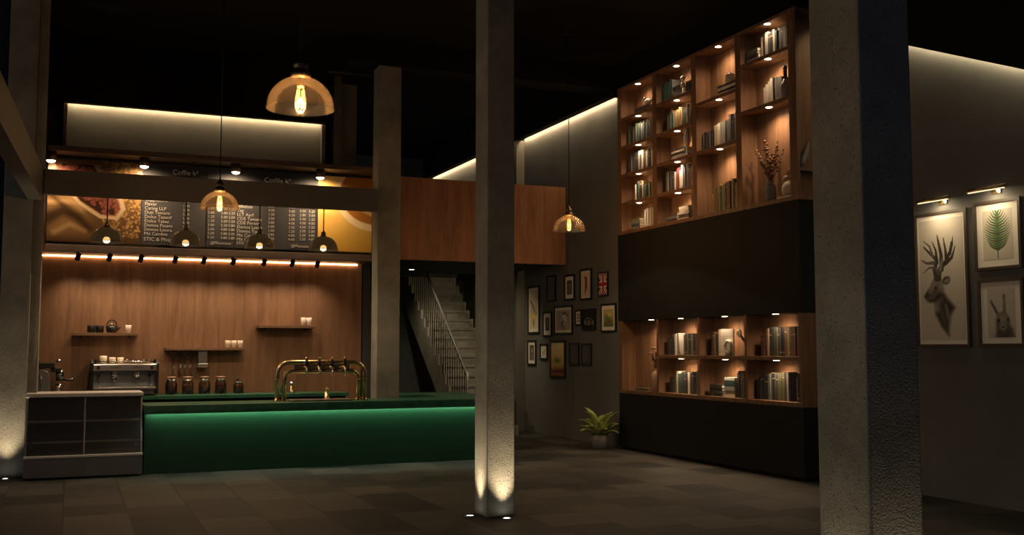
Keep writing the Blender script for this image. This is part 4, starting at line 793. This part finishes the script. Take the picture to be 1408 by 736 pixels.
def flag(p, w, h):                                     # hung upright: the flag's length runs down
    p.c[:] = (.014, .018, .06); W_, Rd = (.55, .50, .45), (.33, .02, .02)
    for a_, b_ in (((0, 0), (w, h)), ((w, 0), (0, h))): p.stroke([a_, b_], w * .10, w * .10, W_); p.stroke([a_, b_], w * .035, w * .035, Rd)
    p.stroke([(w / 2, 0), (w / 2, h)], w * .17, w * .17, W_); p.stroke([(0, h / 2), (w, h / 2)], w * .17, w * .17, W_); p.stroke([(w / 2, 0), (w / 2, h)], w * .10, w * .10, Rd); p.stroke([(0, h / 2), (w, h / 2)], w * .10, w * .10, Rd)
def stilllife(p, w, h):
    p.c[:] = (.05, .045, .035); p.rect(w * .38, h * .2, w * .62, h * .9, (.2, .18, .14), .8); p.ell((w * .5, h * .2), (w * .2, h * .1), (.25, .22, .17))
def sketch(p, w, h):
    p.c[:] = (.27, .24, .2); p.grain(.3); p.ell((w * .6, h * .4), (w * .2, h * .18), (.40, .36, .3), .3, .8, .03); p.stroke([(w * .45, h * .2), (w * .62, h * .14), (w * .8, h * .3), (w * .85, h * .6)], .02, .015, (.07, .06, .05), .9, .02); p.stroke([(w * .5, h * .55), (w * .4, h * .7), (w * .55, h * .95)], .025, .03, (.08, .07, .06), .8, .03); p.stroke([(w * .3, h * .1), (w * .2, h * .5), (w * .35, h * .9)], .01, .01, (.10, .09, .08), .7, .03)
def miniatures(p, w, h):
    p.c[:] = (.44, .39, .3)
    for j in (.22, .5, .78):
        for i in (.3, .7): p.rect(w * (i - .14), h * (j - .1), w * (i + .14), h * (j + .1), (.06, .055, .045))
def motor(p, w, h):
    p.c[:] = (.014, .013, .013)
    for i, r_ in ((.2, .08), (.5, .1), (.8, .08)): p.ell((w * i, h * .68), (w * r_, w * r_), (.22, .2, .17), 0, 1, .01); p.ell((w * i, h * .68), (w * r_ * .6, w * r_ * .6), (.04, .04, .04))
    p.stroke([(w * .15, h * .55), (w * .4, h * .4), (w * .8, h * .5)], .012, .008, (.10, .09, .08), .8)
def jungle(p, w, h):
    p.grad((.35, .30, .10), (.05, .08, .03)); p.ell((w * .45, h * .6), (w * .32, h * .22), (.08, .15, .04), .3, .9, .04); p.ell((w * .6, h * .3), (w * .25, h * .12), (.42, .36, .14), .3, .8, .04); p.stroke([(w * .2, h * .8), (w * .7, h * .7)], .02, .02, (.12, .06, .02), .8)
def feather(p, w, h): p.c[:] = (.46, .42, .32); p.stroke([(w * .3, h * .7), (w * .5, h * .5), (w * .72, h * .3)], w * .08, w * .03, (.16, .17, .08), .9, .01)
def sunset(p, w, h):
    p.grad((.62, .50, .26), (.30, .16, .03)); p.ell((w * .5, h * .55), (w * .4, h * .12), (.20, .20, .02), 0, .8, .08); p.ell((w * .45, h * .54), (w * .12, h * .04), (.05, .06, .01), 0, .9, .04); p.poly([(0, h * .78), (w, h * .74), (w, h), (0, h)], (.08, .02, .02), .9, .1)
    for k in range(4): p.rect(w * (.3 + .13 * k), h * .9, w * (.36 + .13 * k), h * .94, (.22, .12, .14), .5)
def notes(p, w, h):
    p.c[:] = (.045, .045, .042)
    for k in range(7): p.rect(w * .12, h * (.12 + .115 * k), w * (.55 + .35 * ((k * 37) % 10) / 10), h * (.15 + .115 * k), (.11, .11, .10), .8)
GW = 8.16
arts = [(18.40, 17.87, 2.77, 1.86, 'tall narrow framed botanical print at the far end of gallery', .035, (.05, .06), botanical), (17.54, 17.15, 2.92, 2.44, 'dim dark framed forest print, second in top gallery row', .035, 0, darkland),
        (16.79, 16.38, 2.89, 2.43, 'black frame with dark figure on wide white mat', .035, .07, portrait), (16.17, 15.73, 2.95, 2.41, 'framed print of dark red parrot on cream', .035, .03, parrot), (15.49, 15.15, 2.85, 2.45, 'small upright framed Union Jack flag', .02, 0, flag),
        (17.71, 17.33, 2.26, 1.80, 'small framed still life with pale mat beside the pencil portrait', .03, (.08, .08), stilllife), (17.22, 16.47, 2.35, 1.83, 'largest gallery frame with grey pencil sketch of a head', .035, .045, sketch), (16.36, 16.12, 2.25, 1.98, 'tiny framed sheet of six small dark squares', .025, .015, miniatures),
        (16.09, 15.59, 2.26, 1.89, 'near-black framed print of pale wheels', .03, 0, motor), (15.40, 14.88, 2.32, 1.85, 'framed green and yellow print under the flag', .03, .06, jungle), (18.42, 18.03, 1.74, 1.26, 'framed dark portrait with pale mat under the botanical print', .035, .06, portrait),
        (17.84, 17.51, 1.67, 1.37, 'smallest pale framed feather drawing', .035, .03, feather), (17.40, 16.76, 1.73, 1.05, 'large yellow sunset print, lowest in the gallery', .045, 0, sunset), (16.60, 16.22, 1.68, 1.29, 'dim grey unframed note panel beside the sunset print', .02, 0, notes), (16.13, 15.75, 1.67, 1.30, 'dim grey note panel at the end of lowest gallery row', .02, 0, notes)]
for a_ in arts: frame(GW, *a_[:4], a_[4], a_[5], a_[6], a_[7])
def stag(p, w, h):
    w0, h0 = w, h
    p.c[:] = (.60, .55, .46); D, Dm, L = (.045, .04, .035), (.13, .115, .10), (.28, .25, .21)
    S = lambda pts, r0, r1, col=D, k=1, soft=None: p.stroke([(x * w, y * h) for x, y in pts], r0 * 1.25, r1 * 1.5, col, k, soft)
    # neck and shoulder
    p.poly([(x * w, y * h) for x, y in ((.36, .60), (.50, .57), (.62, .66), (.79, .74), (.70, .80), (.66, .88), (.62, .97), (.48, .90), (.36, .80), (.30, .70))], Dm, .9, .05)
    p.poly([(x * w, y * h) for x, y in ((.48, .60), (.62, .67), (.78, .74), (.68, .79), (.55, .74))], D, .85, .05); S([(.38, .78), (.48, .88), (.63, .965)], .03, .006, D, .8, .04); S([(.50, .72), (.56, .82), (.60, .92)], .028, .008, D, .7, .05); S([(.36, .66), (.38, .76)], .02, .015, L, .8, .04); S([(.58, .72), (.62, .82)], .012, .008, L, .7, .03)
    # head in profile, muzzle to the left
    p.poly([(x * w, y * h) for x, y in ((.10, .63), (.13, .60), (.22, .56), (.30, .50), (.40, .47), (.50, .50), (.52, .58), (.44, .65), (.34, .69), (.22, .69), (.13, .68))], Dm, .95, .03)
    S([(.12, .64), (.20, .61)], .022, .018, D, .9, .03); S([(.30, .56), (.36, .57)], .012, .008, (.01, .01, .01), 1, .015); S([(.20, .68), (.34, .67), (.46, .62)], .014, .02, D, .8, .03); S([(.22, .60), (.33, .53)], .018, .02, L, .8, .03); S([(.42, .50), (.48, .58)], .03, .03, L, .6, .04)
    p.ell((.60 * w, .515 * h), (.095 * w, .034 * h), D, -.35, .9, .015); p.ell((.61 * w, .517 * h), (.065 * w, .018 * h), L, -.35, .9, .015)
    # antlers
    S([(.42, .49), (.46, .42), (.60, .36), (.70, .28), (.74, .20)], .030, .006); S([(.60, .37), (.74, .33), (.82, .24)], .022, .004); S([(.62, .36), (.60, .26), (.56, .16)], .020, .004); S([(.50, .42), (.50, .30), (.44, .18), (.42, .13)], .024, .004); S([(.70, .30), (.76, .22), (.77, .16)], .014, .003)
    S([(.38, .49), (.34, .42), (.40, .34), (.22, .27), (.10, .22)], .028, .006, (.07, .06, .05)); S([(.36, .36), (.16, .36), (.04, .33)], .018, .004, Dm); S([(.30, .30), (.24, .22), (.10, .17)], .014, .003, Dm); S([(.40, .36), (.38, .26), (.30, .18)], .018, .003); S([(.44, .46), (.34, .40), (.20, .40), (.08, .44)], .014, .003, Dm); S([(.47, .42), (.52, .34)], .02, .01, L, .6, .02)
    p.grain(.12)
def fern(p, w, h):
    p.c[:] = (.60, .55, .45); cx_ = .50
    p.stroke([(w * cx_, h * .97), (w * cx_, h * .5), (w * (cx_ - .02), h * .05)], .006, .003, (.08, .11, .05))
    for i in range(15):
        s_ = i / 14; y = lerp(.80, .08, s_); L = .43 * math.sin(math.pi * (.22 + .74 * s_)) ** .8
        for sg in (-1, 1): p.stroke([(w * cx_, h * y), (w * (cx_ + sg * L * .6), h * (y - .05)), (w * (cx_ + sg * L), h * (y - .12 - .03 * s_))], .014, .003, (.065 + .03 * (i % 2), .10 + .035 * (i % 3), .055), .95)
def rabbit(p, w, h):
    p.c[:] = (.58, .53, .44); D, Dm, L = (.05, .045, .04), (.16, .145, .125), (.34, .31, .255)
    P_ = lambda c, r, col, rot=0, k=1, s_=.03: p.ell((c[0] * w, c[1] * h), (r[0] * w, r[1] * h), col, rot, k, s_)
    p.poly([(x * w, y * h) for x, y in ((.28, 1.0), (.30, .80), (.45, .70), (.75, .70), (.92, .82), (.97, 1.0))], Dm, 1, .04); P_((.58, 1.0), (.34, .10), D, 0, .7, .05)
    p.stroke([(.40 * w, .56 * h), (.26 * w, .40 * h), (.14 * w, .27 * h)], .05 * w, .04 * w, Dm, 1, .02); p.stroke([(.36 * w, .52 * h), (.24 * w, .38 * h), (.17 * w, .31 * h)], .02 * w, .018 * w, D, .8, .02); p.stroke([(.62 * w, .52 * h), (.62 * w, .34 * h), (.62 * w, .16 * h)], .055 * w, .045 * w, Dm, 1, .02); p.stroke([(.60 * w, .48 * h), (.61 * w, .22 * h)], .02 * w, .016 * w, L, .8, .02)
    P_((.55, .70), (.26, .21), Dm); P_((.55, .62), (.2, .10), L, 0, .7, .05); P_((.40, .66), (.045, .04), (.01, .01, .01), 0, 1, .012); P_((.74, .65), (.035, .035), (.01, .01, .01), 0, 1, .012); P_((.56, .79), (.10, .07), L, 0, .9, .03); P_((.56, .79), (.04, .025), D, 0, 1, .015); P_((.45, .90), (.10, .06), D, .3, .6, .05); P_((.72, .88), (.10, .06), D, -.3, .6, .05); p.grain(.25)
PW = 8.62
frame(PW, 8.83, 8.10, 3.06, 1.605, 'tall framed charcoal drawing of a stag head', .03, (.03, .05), stag, 'frame_brown', 'framed animal and leaf prints', depth=.035)
frame(PW, 8.005, 7.43, 3.09, 2.385, 'framed green fern leaf print with brass picture light', .03, (.075, .07), fern, 'frame_brown', 'framed animal and leaf prints', depth=.035)
frame(PW, 7.985, 7.43, 2.29, 1.61, 'framed grey rabbit drawing below the fern print', .03, (.08, .06), rabbit, 'frame_brown', 'framed animal and leaf prints', depth=.035)
def picture_light(ya, yb, z, label):
    ym = (ya + yb) / 2; t = thing('picture_light', label, 'picture light', (8.62, ym, z), 'picture lights over the framed prints')
    bx(8.60, 8.62, ym - .06, ym + .06, z - .03, z + .03).build('wall_plate', 'brass', t, bevel=.003); MB().tube([(8.61, ym, z), (8.55, ym, z + .035), (8.47, ym, z + .02)], .009).build('arm', 'brass', t)
    MB().tube([(8.47, ya, z + .015), (8.47, yb, z + .015)], .018, 12).build('lamp_tube', 'brass', t); bx(8.462, 8.478, yb + .02, ya - .02, z - .010, z - .003).build('led_bar', 'picture_led', t)
    d = bpy.data.lights.new('picture_lamp', 'AREA'); d.shape = 'RECTANGLE'; d.size = .04; d.size_y = ya - yb; d.energy = 3.8; d.color = WARM2
    o = bpy.data.objects.new('picture_lamp', d); COL.objects.link(o); o.parent = t; o.location = Vector((8.47, ym, z - .014)) - OFF[t.name]; o.rotation_euler = Vector((.30, 0, -1)).to_track_quat('-Z', 'Y').to_euler()
picture_light(8.66, 8.20, 3.165, 'brass picture light over the stag drawing'); picture_light(7.97, 7.48, 3.185, 'brass picture light over the fern print')

for o in SC.objects:                              # a hair of clearance between what stands and what it stands on
    if o.parent is None and o.get('category') in ('book', 'ornament', 'figurine', 'vase', 'pot', 'bottle', 'dish', 'cup', 'glass', 'canister', 'teapot', 'jar', 'tray', 'post', 'grinder', 'drip tray', 'jug') : o.location.z += .0015
